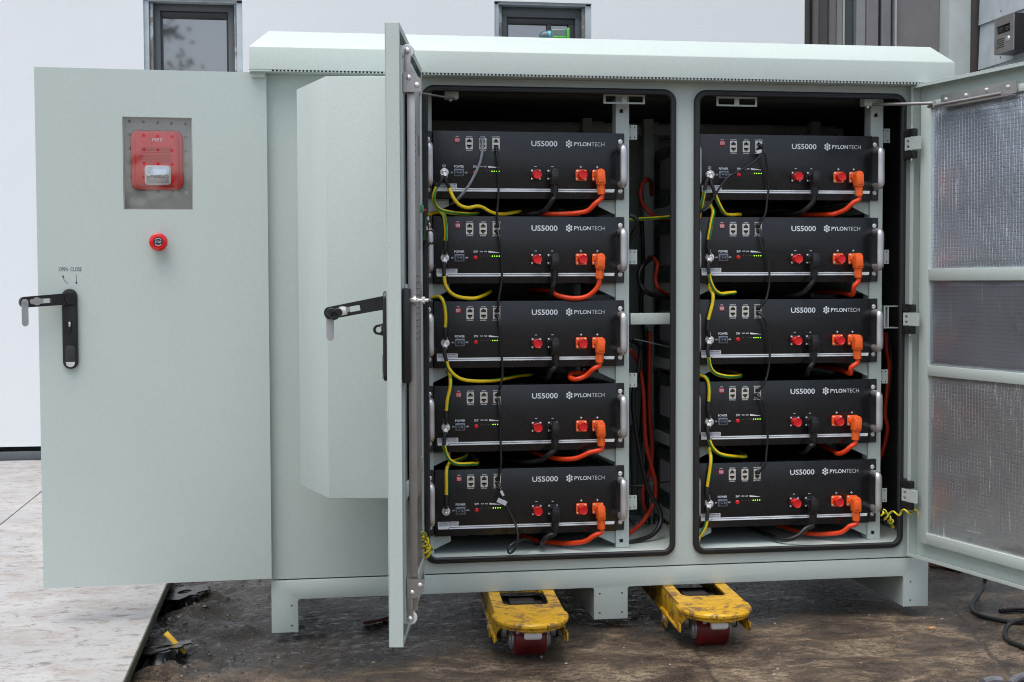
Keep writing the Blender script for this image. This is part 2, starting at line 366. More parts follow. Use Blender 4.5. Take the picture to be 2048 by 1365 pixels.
def text_geo(g, s, x0, x1, z0, z1, y, M=None, bold=0, keep=False, mi=0, th=.0003):
    """lettering fitted to the box x0..x1, z0..z1 in the plane y"""
    key = (s, bold)
    if key not in TXT:
        cu = bpy.data.curves.new('t', 'FONT'); cu.body = s; cu.size = 1; cu.resolution_u = 3; cu.offset = bold; cu.fill_mode = 'FRONT'
        o = bpy.data.objects.new('t', cu); COL.objects.link(o); bpy.context.view_layer.update()
        me = bpy.data.meshes.new_from_object(o.evaluated_get(bpy.context.evaluated_depsgraph_get()))
        TXT[key] = ([v.co.copy() for v in me.vertices], [list(p.vertices) for p in me.polygons])
        bpy.data.objects.remove(o); bpy.data.curves.remove(cu); bpy.data.meshes.remove(me)
    vs, fs = TXT[key]
    ax0, ax1 = min(v.x for v in vs), max(v.x for v in vs); az0, az1 = min(v.y for v in vs), max(v.y for v in vs)
    kx = (x1-x0)/(ax1-ax0); kz = (z1-z0)/(az1-az0)
    pts = [Vector((x0+(v.x-ax0)*kx, y, z0+(v.y-az0)*kz)) for v in vs]
    if M: pts = [M @ p for p in pts]
    g._add(pts, fs, mi, False)

# ------------------------------------------------------------------ the setting
SLX = -.357; SLZ = .07; WY = 2.98
MUD = [(-.245, at(350, 1215, Z=0).y+.02, .075, .035), (-.255, at(350, 1215, Z=0).y-.06, .06, .022), (-.235, at(318, 1330, Z=0).y+.05, .08, .030), (-.30, at(318, 1330, Z=0).y-.10, .07, .028), (-.18, .10, .07, .018), (-.22, -.02, .06, .02), (-.12, -.25, .07, .010)]
import mathutils.noise as mn
def gh(x, y):                      # height of the ground
    h = mn.fractal(Vector((x*3, y*3, 0)), 1, 2, 4)*.004+mn.fractal(Vector((x*22, y*22, 5)), .8, 2, 3)*.0012
    k = max(0, min(1, (.15-x)/.4)); h += k*(mn.fractal(Vector((x*9, y*9, 3)), .8, 2, 6)*.016+.006)
    for (cx_, cy_, ww, hh_) in MUD:
        d_ = math.hypot((x-cx_), (y-cy_)*1.3)/ww
        if d_ < 1.6: h += hh_*math.exp(-d_*d_*2.2)*(.55+.9*abs(mn.fractal(Vector((x*16, y*16, 9)), .8, 2, 5)))
    return h
def make_ground():
    g = G(); nx, ny = 300, 240; vs = []; fs = []
    X0, X1, Y0, Y1 = -.9, 3.2, -1.6, 2.4
    for j in range(ny+1):
        for i in range(nx+1):
            x = X0+(X1-X0)*i/nx; y = Y0+(Y1-Y0)*j/ny
            e = min(i, nx-i, j, ny-j)/4; vs.append((x, y, gh(x, y)*min(1, e)))
    for j in range(ny):
        for i in range(nx): a = j*(nx+1)+i; fs.append((a, a+1, a+nx+2, a+nx+1))
    g._add(vs, fs)
    B = 60
    for x0, x1, y0, y1 in ((-B, B, Y1, B), (-B, B, -B, Y0), (-B, X0, Y0, Y1), (X1, B, Y0, Y1)): g.quad((x0, y0, 0), (x1, y0, 0), (x1, y1, 0), (x0, y1, 0))
    return part('ground', g, GROUND, kind='structure', ang=80)
make_ground()
# raised paving at the left: large slabs with open joints
pv = G(); jx = [SLX-.004-.6*k for k in range(0, 1)]
xs = [SLX]; 
while xs[-1] > -4.2: xs.append(xs[-1]-.606)
ys = [-2.6+.45*k for k in range(13)]
jy = .5927 % .6055
for a in range(len(xs)-1):
    for k in range(-6, 8):
        y0 = jy+.6055*k; y1 = min(y0+.6055, WY-.02)
        if y1-y0 < .05 or y0 < -2.6: continue
        pv.box(xs[a+1]+.004, xs[a], y0+.0015, y1-.0015, SLZ-.022, SLZ, .0015, seg=1)
pv.box(SLX-.02, SLX+.002, -2.6, WY-.03, SLZ-.024, SLZ-.0035, .001, mi=1, seg=1)
part('paving', pv, [TILE, MOSS], kind='structure')
# wet clods of mud along the slab edge
g = G(); rc = random.Random(11)
for i in range(420):
    x = -.345+abs(rc.gauss(0, .11)); y = rc.uniform(-.75, 1.1); r = rc.uniform(.0015, .005) if rc.random() < .85 else rc.uniform(.005, .010); n = 7
    zb = gh(x, y)
    ring = [(x+r*(1+rc.uniform(-.35, .35))*math.cos(k*2*math.pi/n)*1.4, y+r*(1+rc.uniform(-.35, .35))*math.sin(k*2*math.pi/n), zb-r*.3) for k in range(n)]
    ring2 = [(x+(a-x)*.6+rc.uniform(-r, r)*.2, y+(b-y)*.6+rc.uniform(-r, r)*.2, zb+r*rc.uniform(.12, .4)) for a, b, _ in ring]
    g._add(ring+ring2+[(x, y, zb+r*.45)], [(k, (k+1) % n, n+(k+1) % n, n+k) for k in range(n)]+[(n+k, n+(k+1) % n, 2*n) for k in range(n)], 0)
part('mud_clods', g, simple('wet_dark_mud', (.022, .018, .015), .35, var=.5, bs=.8, bscale=120), kind='stuff', ang=180)
# small stones strewn about
g = G()
for i in range(2400):
    x = random.uniform(-.3, 2.6); y = random.uniform(-1.1, 1.6)
    if random.random() < .5: y = random.uniform(-1.1, 0)
    r = random.uniform(.0006, .0018) if random.random() < .97 else random.uniform(.002, .0035)
    zb = gh(x, y); v = [(x+r*1.5*math.cos(a+random.uniform(-.4, .4)), y+r*1.2*math.sin(a), zb-.0004) for a in [k*1.2566 for k in range(5)]]
    g._add(v+[(x+random.uniform(-r, r)*.3, y, zb+r*.9)], [(0, 1, 5), (1, 2, 5), (2, 3, 5), (3, 4, 5), (4, 0, 5)], 0 if random.random() < .7 else 1)
part('grit', g, [simple('pale_grit', (.36, .33, .28), .8), simple('dark_grit', (.05, .04, .035), .7)], kind='stuff')

# ------------------------------------------------------------------ building behind
bld = thing('rendered_building', 'white rendered building with two small windows and grey glazed doors behind the cabinet', 'building', (.5, WY, 0))
def wx(u, v=60): return at(u, v, Y=WY).x
def wz(u, v): return at(u, v, Y=WY).z
W1 = (wx(287), wx(485)); W2 = (wx(989), wx(1183)); w1t = 2.9; w1b = 1.0
w1t = wz(388, -2); w2t = wz(1085, 5); w2b = at(1118, 92, Y=WY-.03).z-.002; XE = wx(1609)
g = G()
def hole(x0, x1, z0, z1): return [(x0, z0), (x1, z0), (x1, z1), (x0, z1)]
WB = at(30, 894, Y=WY).z
g.prism([(-7, WB), (XE, WB), (XE, 4.2), (-7, 4.2)], [hole(W1[0], W1[1], w1b, w1t), hole(W2[0], W2[1], w2b, w2t)], 'y', WY, WY+.02)
part('wall', g, PLASTER, bld)
g = G(); g.box(-7, XE, WY-.012, WY+.004, SLZ-.02, at(30, 904, Y=WY-.01).z, .003)
part('base_strip', g, WINFR, bld)
g = G(); g.box(-7, XE, WY+.012, WY+.05, .0, WB+.02); part('base_gap', g, DARKH, bld)
def window(x0, x1, z0, z1, casement):
    wd = G(); ff = .03; hd = (z1-wz(388, 17)) if not casement else (z1-wz(1085, 30))
    y = WY+.06
    rv = G(); 
    for a, b in ((x0-.001, x0+.022), (x1-.026, x1+.001)): rv.box(a, b, WY+.012, y+.05, z0, z1, .002)
    rv.box(x0, x1, WY+.012, y+.05, z1-.012, z1+.01, .002)
    fr = G(); a, b = x0+.036, x1-.034
    fr.box(a, b, y, y+.05, z1-hd-.002, z1-.012, .002)
    fr.box(a, a+ff, y, y+.05, z0, z1-hd, .002); fr.box(b-ff, b, y, y+.05, z0, z1-hd, .002); fr.box(a, b, y, y+.05, z0, z0+ff, .002)
    fo = part('window', fr, WINFR, bld)
    part('reveal', rv, simple('pale_blue_grey_reveal', (.44, .50, .54), .8, var=.12), fo)
    for aa_, bb_ in ((x0+.0235, x0+.037), (x1-.036, x1-.0275)): ex = G(); ex.box(aa_, bb_, WY+.03, y+.03, z0, z1-.014, .002); part('rough_edge', ex, REVEAL, fo)
    bd = G(); t = z1-hd
    bd.box(a+ff, b-ff, y+.012, y+.04, t-.03, t, .002); bd.box(a+ff, a+ff+.008, y+.012, y+.04, z0, t-.03); bd.box(b-ff-.008, b-ff, y+.012, y+.04, z0, t-.03); part('bead', bd, WINFD, fo)
    gl = G(); gl.box(a+ff+.008, b-ff-.008, y+.028, y+.034, z0, t-.03); part('pane', gl, WGLASS, fo)
    ba = G(); ba.box(a+ff, b-ff, y+.06, y+.066, z0, z1); part('blind', ba, WINFD, fo)
    if casement:
        c = G(); m0 = wx(1100); c.box(m0, m0+.018, y+.006, y+.026, z0, t-.03, .002); c.box(b-ff-.03, b-ff-.008, y+.006, y+.026, z0, t-.03, .002); part('casement_frame', c, WINFD, fo)
    sg = G(); sg.box(x0, x1, WY-(.085 if casement else .02), y+.05, z0-.03, z0, .004); part('sill', sg, WINFR, fo)
window(W1[0], W1[1], w1b, w1t, 0); window(W2[0], W2[1], w2b, w2t, 1)
# glazed doors, a pale post and a dark strip to the right of the white wall
ps = [(1609, 1637, .10, (.085, .078, .072)), (1637, 1650, .075, (.14, .135, .13)), (1650, 1673, .10, (.075, .07, .066)), (1673, 1688, .09, (.16, .15, .145)), (1688, 1700, .085, (.22, .23, .225)),
      (1700, 1704, .08, (.42, .46, .43)), (1704, 1727, .12, (.075, .095, .09)), (1727, 1746, .08, (.25, .26, .265)), (1746, 1770, .07, (.21, .19, .20)), (1770, 1776, .11, (.04, .03, .028)),
      (1776, 1795, .07, (.19, .195, .20)), (1795, 1802, .10, (.08, .08, .085)), (1802, 1806, .06, (.40, .41, .40)), (1806, 1895, .08, (.20, .19, .195))]
for i, (a, b, dy, c) in enumerate(ps):
    g = G(); g.box(wx(a), wx(b)-.0005, WY+dy, WY+dy+.05, .0, 4.2, .004, seg=1)
    nm = 'glass_panel' if b-a > 60 else 'door_profile'
    part(nm, g, simple('door_profile_finish', c, .35 if b-a < 60 else .2, spec=.6), bld)
g = G(); g.box(wx(1895), wx(1938), WY-.02, WY+.18, 0, 4.2, .006); part('post', g, PALEP, bld)
g = G(); g.box(wx(1938)+.001, wx(1952)+.03, WY-.0, WY+.18, 0, 4.2, .003); part('corner_strip', g, simple('brown_grey_trim', (.085, .075, .07), .5), bld)
g = G(); g.box(-7, 6, WY+.25, WY+.3, 0, 4.4); g.box(XE-.02, XE+.002, WY+.02, WY+.25, 0, 4.2); part('inner_wall', g, WINFD, bld)
# boarded wall coming towards the camera on the right
CX = wx(1950)+.02
cw = thing('boarded_wall', 'pale grey boarded side wall with the steel door intercom on it', 'wall', (CX, 1.5, 0))
z_j = at(1948, 58, X=CX).z; bh = .21; zz0 = z_j-bh*12
for k in range(24):
    z0 = zz0+bh*k
    if z0+bh < -.02 or z0 > 4.0: continue
    g = G(); g.prism([(CX, z0+.002), (CX-.013, z0+.002), (CX-.004, z0+bh+.012), (CX+.004, z0+bh+.012)], (), 'y', -1.0, WY-.02)
    for yy in (2.75, 2.2, 1.6, 1.0): g.cyl((CX-.014, yy, z0+.03), (CX-.006, yy, z0+.03), .0035, mi=1, n=10)
    part('board', g, [BOARD, BLACK], cw)
g = G(); g.box(CX+.004, CX+.2, -1.0, WY-.021, 0, 4.2); part('backing', g, simple('wall_backing', (.2, .2, .2), .8), cw)
# door intercom
ix = CX-.10
pa = at(2028, 60, X=ix); pt = at(2028, 25, X=ix).z; pb = at(2024, 100, X=ix).z; pl = at(1990, 70, X=ix).y
ic = thing('door_intercom', 'brushed steel door intercom with camera and speaker slots on the boarded wall', 'intercom', (ix, pa.y, pb))
g = G(); g.box(ix+.003, CX-.002, pa.y+.001, pl-.001, pb, pt, .003); part('housing', g, BLACK, ic)
fp = G(); fy0, fy1 = pa.y, pl; fh = pt-pb; fwd = fy1-fy0
def iy(k): return fy1-fwd*k
def iz(k): return pt-fh*k
sl_ = [[(iy(.13), iz(.60+.055*i)), (iy(.52), iz(.60+.055*i)), (iy(.52), iz(.625+.055*i)), (iy(.13), iz(.625+.055*i))] for i in range(5)]
fp.prism([(iy(0), iz(0)), (iy(1), iz(0)), (iy(1), iz(1)), (iy(0), iz(1))], [[(iy(.12), iz(.24)), (iy(.82), iz(.24)), (iy(.82), iz(.47)), (iy(.12), iz(.47))]]+sl_, 'x', ix-.003, ix+.002)
part('face_plate', fp, STEEL, ic)
g = G(); g.box(ix+.0025, ix+.004, iy(.84), iy(.10), iz(.88), iz(.22)); part('dark_window', g, simple('glossy_black_window', (.008, .008, .008), .08), ic)
g = G()
for k in (.30, .62): g.turn((ix+.002, iy(k), iz(.355)), (-1, 0, 0), [(0, .011), (.002, .010), (.0025, .007), (.001, .004)])
part('camera_lens', g, simple('lens_glass', (.02, .02, .025), .05, coat=1), ic)
g = G(); g.turn((ix-.003, iy(.73), iz(.66)), (-1, 0, 0), [(0, .013), (.003, .012), (.0045, .009), (.004, .002)]); part('button', g, CHROME, ic)
# tool box / bottle lying on the far sill, only its top shows above the roof
by = WY-.03
c0 = at(1105, 68, Y=by); a1 = at(1128, 70, Y=by); L_, Rr = at(1100, 80, Y=by).x, at(1136, 58, Y=by).x
bt = thing('drink_bottle', 'smoky bottle with bright green end and cyan collar in front of the small window', 'bottle', (L_, by, at(1100, 95, Y=by).z))
zt_, zb_ = at(1118, 58, Y=by).z, at(1118, 92, Y=by).z
g = G(); g.box(L_, Rr-.006, by-.03, by+.03, zb_, zt_-.002, .012, seg=4); part('body', g, simple('smoky_green_plastic', (.12, .17, .15), .15, coat=.5), bt)
g = G(); g.box(Rr-.010, Rr+.002, by-.033, by+.033, zb_-.002, zt_+.001, .006, seg=3); g.box(L_+.01, Rr-.008, by-.034, by-.028, zb_+.03, zb_+.037, .002); part('end_cap', g, simple('bright_green_plastic', (.10, .55, .04), .3), bt)
g = G(); g.cyl((L_-.012, by, zt_-.032), (L_, by, zt_-.032), .022); part('collar', g, simple('cyan_plastic', (.12, .50, .62), .3), bt)
g = G(); g.turn((L_-.012, by, zt_-.036), (-1, 0, 0), [(0, .026), (.016, .026), (.030, .019), (.038, .009)]); part('lid', g, simple('slate_plastic', (.09, .14, .17), .3), bt)

# ------------------------------------------------------------------ the battery cabinet
XL, XR, ZB, ZT, YB = -.0851, 1.5215, .150, 1.3060, .62
GL = (.2674, .873); GR = (.9176, 1.4525); GZ = (.1745, 1.2885); gw = .0135
cab = thing('battery_cabinet', 'large grey-green outdoor battery cabinet with three doors open, standing on a pallet truck', 'cabinet', ((XL+XR)/2, YB/2, .025))
g = G()
hl = rrect(GL[0]+.006, GL[1]-.006, GZ[0]+.006, GZ[1]-.006, .026); hr = rrect(GR[0]+.006, GR[1]-.006, GZ[0]+.006, GZ[1]-.006, .026)
g.prism([(XL, ZB), (XR, ZB), (XR, ZT), (XL, ZT)], [hl, hr], 'y', 0, .012)
part('front_frame', g, PAINT, cab)
g = G()   # shell: sides, back, top, floor, bulkheads
g.box(XR-.003, XR, .0125, YB, ZB, ZT); g.box(XL, XR-.0035, YB-.003, YB, ZB, ZT); g.box(XL+.001, XR-.004, .0125, YB-.004, ZT-.02, ZT-.002)
g.box(XL, XL+.003, .0125, .05, ZB, ZT-.021); g.box(XL, XL+.003, YB-.05, YB-.0035, ZB, ZT-.021); g.box(.238, .241, .0125, YB-.004, ZB+.02, ZT-.021)
part('shell', g, PAINT, cab)
g = G(); g.box(XR-.014, XR-.0045, .06, YB-.06, ZB+.05, ZT-.024, .001); g.box(.25, 1.50, .06, YB-.06, ZT-.032, ZT-.0205, .001); part('shade_lining', g, simple('black_shade_lining', (.03, .033, .03), .9), cab)  # black sheets added to darken the unlit inner side wall and ceiling
FZ = .1855
g = G(); g.box(.242, XR-.004, .0125, .5, ZB+.002, FZ, .001); part('floor_tray', g, PAINT, cab)
g = G(); g.box(XL+.004, .237, .0125, YB-.004, ZB+.002, ZB+.02); part('side_floor', g, PAINT, cab)
g = G()
for x in (GL, GR): 
    for z in (1.235, .20): g.box(x[0]-.02, x[1]+.02, .565, .60, z, z+.045, .002)
for x in (.31, .80, .955, 1.425): g.box(x-.018, x+.018, .53, .565, .19, 1.28, .002)
part('rear_rail', g, PAINT, cab)
g = G(); g.box(.25, 1.50, .50, .52, 1.235, 1.262, .002); part('roof_rail', g, PAINT, cab)
# gaskets
def gasket(x):
    g = G(); k = .0062
    for off, r, yy in ((.0066, .0074, -.004), (.0100, .0040, -.0085)):
        pth = [Vector((a, yy, b)) for a, b in rrect(x[0]+off, x[1]-off, GZ[0]+off, GZ[1]-off, .030-off, 8)]
        pth.append(pth[0]); n = len(pth)
        mid = (pth[0]+pth[-2])/2; pth = [mid]+pth[:-1]+[mid]
        g.tube(pth, r, 12, cap=False)
    return part('door_gasket', g, RUBBER, cab)
gasket(GL); gasket(GR)
# roof: hipped rim, fascia, soffit with slots
RX0, RX1, RY0, RY1, RZ0, RZ1, RZ2 = -.1215, 1.5575, -.045, YB+.04, 1.3110, 1.3612, 1.404
g = G(); e = .043
prof = [(0, RZ0), (0, RZ1), (e, RZ2)]
v = []
for d, z in prof: v += [(RX0+d, RY0+d, z), (RX1-d, RY0+d, z), (RX1-d, RY1-d, z), (RX0+d, RY1-d, z)]
t = bmesh.new(); bv = [t.verts.new(q) for q in v]
for k in range(2):
    for i in range(4): t.faces.new((bv[k*4+i], bv[k*4+(i+1) % 4], bv[k*4+4+(i+1) % 4], bv[k*4+4+i]))
t.faces.new(bv[8:12]); bmesh.ops.recalc_face_normals(t, faces=list(t.faces))
bmesh.ops.bevel(t, geom=[q for q in t.edges if len(q.link_faces) == 2], offset=.0018, segments=2, affect='EDGES', profile=.5); g._merge(t)
roof = part('roof', g, PAINT, cab)
g = G(); va, vb = 1.3066, RZ0-.0003
g.box(RX0+.001, RX1-.001, RY0+.004, -.0004, va-.0002, va+.0012)
g.box(RX0+.001, RX0+.05, RY0+.0006, RY0+.0035, va, vb); g.box(RX1-.05, RX1-.001, RY0+.0006, RY0+.0035, va, vb)
x = RX0+.0505
while x < RX1-.052: g.box(x+.0043, x+.0084, RY0+.0006, RY0+.0035, va, vb); x += .0084
part('vent_strip', g, PAINT, roof)
g = G(); g.box(RX0+.002, RX1-.002, RY0+.006, RY0+.008, va+.0015, RZ0+.03); part('dark_liner', g, DARKH, roof)
g = G(); g.box(RX0+.004, XL-.001, -.03, .5, RZ0-.016, RZ0-.001, .003); g.box(XR+.001, RX1-.004, -.03, .5, RZ0-.010, RZ0-.001, .003); part('eave_channel', g, PAINT, roof)
# plinth
a0, a1, a2 = .025, .1022, ZB-.003; fr = .004
g = G(); g.prism([(XL-.001, a0), (-.0252, a0), (-.0252, a1-fr), (-.0252+fr, a1), (.6742-fr, a1), (.6742, a1-fr), (.6742, a0), (.7565, a0), (.7565, a1-fr), (.7565+fr, a1), (1.4578-fr, a1), (1.4578, a1-fr), (1.4578, a0), (XR+.001, a0), (XR+.001, a2), (XL-.001, a2)], (), 'y', -.0015, .0008, bev=.0007)
g.box(XL+.003, XR-.003, .001, .05, a2-.003, a2-.0005); g.box(XL+.003, XR-.003, .001, .03, a1+.0005, a1+.003)
part('plinth_beam', g, PAINT, cab)
for x0, x1, hxs in ((XL-.001, -.0252, (-.040,)), (.6742, .7565, (.688, .7425)), (1.4578, XR+.001, (1.476,))):
    g = G(); cz = .0252
    g.box(x0+.0002, x0+.003, .001, YB, cz, .1018, .0008, seg=1); g.box(x1-.003, x1-.0002, .001, YB, cz, .1018, .0008, seg=1)
    fo_ = part('plinth_foot', g, PAINT, cab)
    for hx in hxs:
        for hz in (.041, .0875): g = G(); g.cyl((hx, -.0019, hz), (hx, .001, hz), .0021, n=12); part('bolt_hole', g, DARKH, fo_)
g = G(); g.box(XL-.001, XR+.001, YB-.05, YB, .1022, ZB-.004, .003); g.box(XL+.06, XR-.07, .051, YB-.051, ZB-.02, ZB-.006); part('underside', g, PAINT, cab)
# rack posts with 4-hole joining plates
YR, BW, BH, PITCH_Z = .0395, .442, .1586, .2002
XB = (.2969, .9427); ZTP = (1.1892, 1.1899)
for x0, c in ((XB[0]-.042, 0), (XB[0]+BW+.001, 0), (XB[1]-.042, 1), (XB[1]+BW+.001, 1)):
    rgt = x0 > XB[c]
    w0, w1 = (x0, x0+.040)
    if not rgt: w0, w1 = XB[c]-.030, XB[c]-.001
    else: w0, w1 = XB[c]+BW+.001, XB[c]+BW+.0335
    g = G(); hz = [1.243]+[.203]
    g.prism([(w0, FZ+.001), (w1, FZ+.001), (w1, 1.283), (w0, 1.283)], [hole(w0+.009, w0+.018, h-.0045, h+.0045) for h in hz], 'y', YR+.0125, YR+.0145)
    g.box(w0, w0+.002, YR+.015, YR+.05, FZ+.001, 1.283); g.box(w1-.002, w1, YR+.015, YR+.05, FZ+.001, 1.283); g.box(w0+.003, w1-.003, YR+.045, YR+.047, FZ+.001, 1.283)
    po = part('rack_post', g, PAINT, cab)
    if rgt:
        for zc in (at(1272, 263, Y=YR).z, at(1272, 514, Y=YR).z, at(1272, 762, Y=YR).z, at(1272, 1008, Y=YR).z):
            q = G(); q.prism([(w1+.0005, zc-.0175), (w1+.0225, zc-.0175), (w1+.0225, zc+.0175), (w1+.0005, zc+.0175)], [circ(w1+.0055+dx, zc+dz, .0018, 10) for dx in (0, .011) for dz in (-.0125, .0125)], 'y', YR+.022, YR+.024)
            part('joining_plate', q, PAINT, po)
# rear posts
g = G()
for c in (0, 1):
    for x in (XB[c]-.03, XB[c]+BW+.004): g.box(x, x+.026, .455, .49, FZ+.001, 1.283, .001)
part('rear_post', g, PAINT, cab)
# shelf rails carrying the batteries
for c in (0, 1):
    for k in range(5):
        zb = ZTP[c]-k*PITCH_Z-BH
        for sgn in (0, 1):
            g = G()
            if sgn: a, b, d = XB[c]+BW+.0005, XB[c]+BW-.040, 1
            else: a, b, d = XB[c]-.0005, XB[c]+.040, -1
            lo, hi = min(a, b), max(a, b)
            g.box(lo, hi, YR+.02, .454, zb-.0035, zb-.001)
            g.box(min(a, a+d*.002), max(a, a+d*.002), YR+.02, .454, zb-.030, zb-.001)
            g.prism([(a, zb-.004), (b, zb-.004), (b, zb-.016), (a, zb-.035)], (), 'y', YR+.021, YR+.023)
            part('shelf_rail', g, PAINT, cab)
# cross rail in the gap between the racks, C bracket right, slotted hangers, top corner blocks
p0, p1 = at(1261, 627, Y=.055), at(1338, 649, Y=.055)
g = G(); g.box(p0.x+.001, .90, .055, .075, p1.z, p0.z, .001); part('cross_rail', g, PAINT, cab)
g = G(); q0, q1 = at(1768, 612, Y=.06), at(1796, 657, Y=.06)
g.prism([(q0.x, q1.z), (q1.x, q1.z), (q1.x, q1.z+.003), (q0.x+.004, q1.z+.003), (q0.x+.004, q0.z-.003), (q1.x, q0.z-.003), (q1.x, q0.z), (q0.x, q0.z)], (), 'y', .06, .085); g.box(q0.x+.010, q0.x+.013, .06, .085, q1.z+.003, q0.z-.003); part('side_bracket', g, PAINT, cab)
for ua, ub, va, vb in ((1207, 1290, 187, 209), (1433, 1514, 192, 214)):
    a, b = at(ua, va, Y=.018), at(ub, vb, Y=.018); w_ = b.x-a.x; g = G()
    zt2 = GZ[1]-.006
    g.prism([(a.x, b.z), (b.x, b.z), (b.x, zt2), (a.x, zt2)], [hole(a.x+w_*.05, a.x+w_*.44, b.z+.004, a.z-.006), hole(a.x+w_*.56, a.x+w_*.95, b.z+.004, a.z-.006)], 'y', .0175, .0195)
    part('slotted_hanger', g, PAINT, cab)
for u_, v_ in ((903, 192), (1738, 206)):
    a = at(u_, v_, Y=.03); g = G(); g.box(a.x-.016, a.x+.016, .02, .05, a.z-.008, 1.287, .002); g.cyl((a.x-.003, .03, a.z-.013), (a.x-.003, .03, a.z-.008), .0035, mi=1, n=10); part('stay_block', g, [PAINT, CHROME], cab)

# ---- left side door (opened flat, its outside faces us)
ZD0, ZD1 = .1564, 1.3071
FL = Frame((-.0845, -.020), (-.4995, -.0179), (.0358, -.9994))
def fl(u, v, n=0): return FL.on(u, v, n=n)
wL = .4999
win = [fl(245, 234), fl(384, 236), fl(386, 420), fl(247, 420)]
wx0, wx1 = (win[1][0]+win[2][0])/2, (win[0][0]+win[3][0])/2; wz0, wz1 = (win[2][1]+win[3][1])/2, (win[0][1]+win[1][1])/2
g = G(FL.M())
g.prism([(0, ZD0), (wL, ZD0), (wL, ZD1), (0, ZD1)], [hole(wx0, wx1, wz0, wz1)], 'y', -.0015, 0)
for a, b, c, d in ((0, .0015, ZD0, ZD1), (wL-.0015, wL, ZD0, ZD1), (.0016, wL-.0016, ZD0, ZD0+.0015), (.0016, wL-.0016, ZD1-.0015, ZD1)): g.box(a, b, -.027, -.0017, c, d)
g.box(.0017, wL-.0017, -.024, -.0225, ZD0+.0016, ZD1-.0016)
ld = part('side_door', g, PAINT, cab, 'opened side door with alarm window and stop button')
g = G(FL.M()); dz = .028
for a, b, c, d in ((wx0+.0005, wx0+.002, wz0, wz1), (wx1-.002, wx1-.0005, wz0, wz1), (wx0+.002, wx1-.002, wz0, wz0+.0015), (wx0+.002, wx1-.002, wz1-.0015, wz1)): g.box(a, b, -.022, -.0016, c, d)
g.box(wx0+.001, wx1-.001, -.0224, -.0215, wz0, wz1); part('window_recess', g, simple('pale_recess', (.42, .41, .385), .45, .3), ld)
g = G(FL.M()); hs_ = []
cu = [fl(258.6, 246), fl(287, 247), fl(315, 248), fl(343, 249), fl(371, 250)]; rv_ = [245.5, 272.5, 300, 328, 356, 383]
for i, c in enumerate(cu):
    for rr_ in rv_: hs_.append(circ(c[0], fl(315, rr_+ (i-2)*.9)[1], .0036, 12))
g.prism(hole(wx0+.0022, wx1-.0022, wz0+.002, wz1-.002), hs_, 'y', -.0042, -.0022); part('cover_sheet', g, CLEAR, ld)
# stop button
sc = fl(318, 485); g = G(FL.M()); g.turn((sc[0], 0, sc[1]), (0, 1, 0), [(0, .0125), (.014, .0125), (.0145, .019), (.020, .0208), (.0265, .0195), (.0285, .0165), (.0285, .0108), (.0275, .0102)], 36)
part('stop_button', g, REDG, ld)
g = G(FL.M()); g.turn((sc[0], .0272, sc[1]), (0, 1, 0), [(0, .0100), (.0008, .0098)]); part('button_badge', g, simple('dark_badge', (.03, .03, .045), .4), ld)
def mirror_text(g, s, cx_, cz_, w_, h_, y, bold=0):       # s runs right-to-left on this door, so flip it
    M = FL.M() @ Matrix.Translation((cx_, 0, cz_)) @ Matrix.Diagonal((-1, 1, 1, 1))
    text_geo(g, s, -w_/2, w_/2, -h_/2, h_/2, y, M, bold)
g = G(); mirror_text(g, 'STOP', sc[0], sc[1], .0135, .0052, .0284, .01)
for s0 in (35, 215):
    for a in range(s0, s0+110, 10):
        p = [(sc[0]+r*math.cos(R(q)), .0284, sc[1]+r*math.sin(R(q))) for q, r in ((a, .0073), (a+10, .0073), (a+10, .0086), (a, .0086))]
        g._add([FL.M() @ Vector(q) for q in p], [(0, 1, 2, 3)], 0, False)
part('lettering', g, LABELW, ld)
# lettering and arrows above the handle
g = G(); a, b = fl(118, 543), fl(136, 535); c, d = fl(141, 543), fl(163, 535)
mirror_text(g, 'OPEN', (a[0]+b[0])/2, (a[1]+b[1])/2, abs(a[0]-b[0]), abs(a[1]-b[1]), .0003); mirror_text(g, 'CLOSE', (c[0]+d[0])/2, (c[1]+d[1])/2, abs(c[0]-d[0]), abs(c[1]-d[1]), .0003)
def strk(pts, w_):
    for (x0, z0), (x1, z1) in zip(pts, pts[1:]):
        dx, dzz = x1-x0, z1-z0; l = math.hypot(dx, dzz); nx, nz = -dzz/l*w_/2, dx/l*w_/2
        g._add([FL.M() @ Vector((q[0], .0003, q[1])) for q in ((x0+nx, z0+nz), (x1+nx, z1+nz), (x1-nx, z1-nz), (x0-nx, z0-nz))], [(0, 1, 2, 3)], 0, False)
def tri_(p): g._add([FL.M() @ Vector((q[0], .0003, q[1])) for q in p], [(0, 1, 2)], 0, False)
strk([fl(136, 567.5), fl(131, 564), fl(127.5, 559), fl(126.5, 553)], .0010); strk([fl(152.3, 549), fl(152.8, 566)], .0010)
tri_([fl(126, 550), fl(129, 555), fl(124, 555)]); tri_([fl(152.9, 568.5), fl(155.5, 565), fl(150.3, 565)])
part('arrow_print', g, INK, ld)
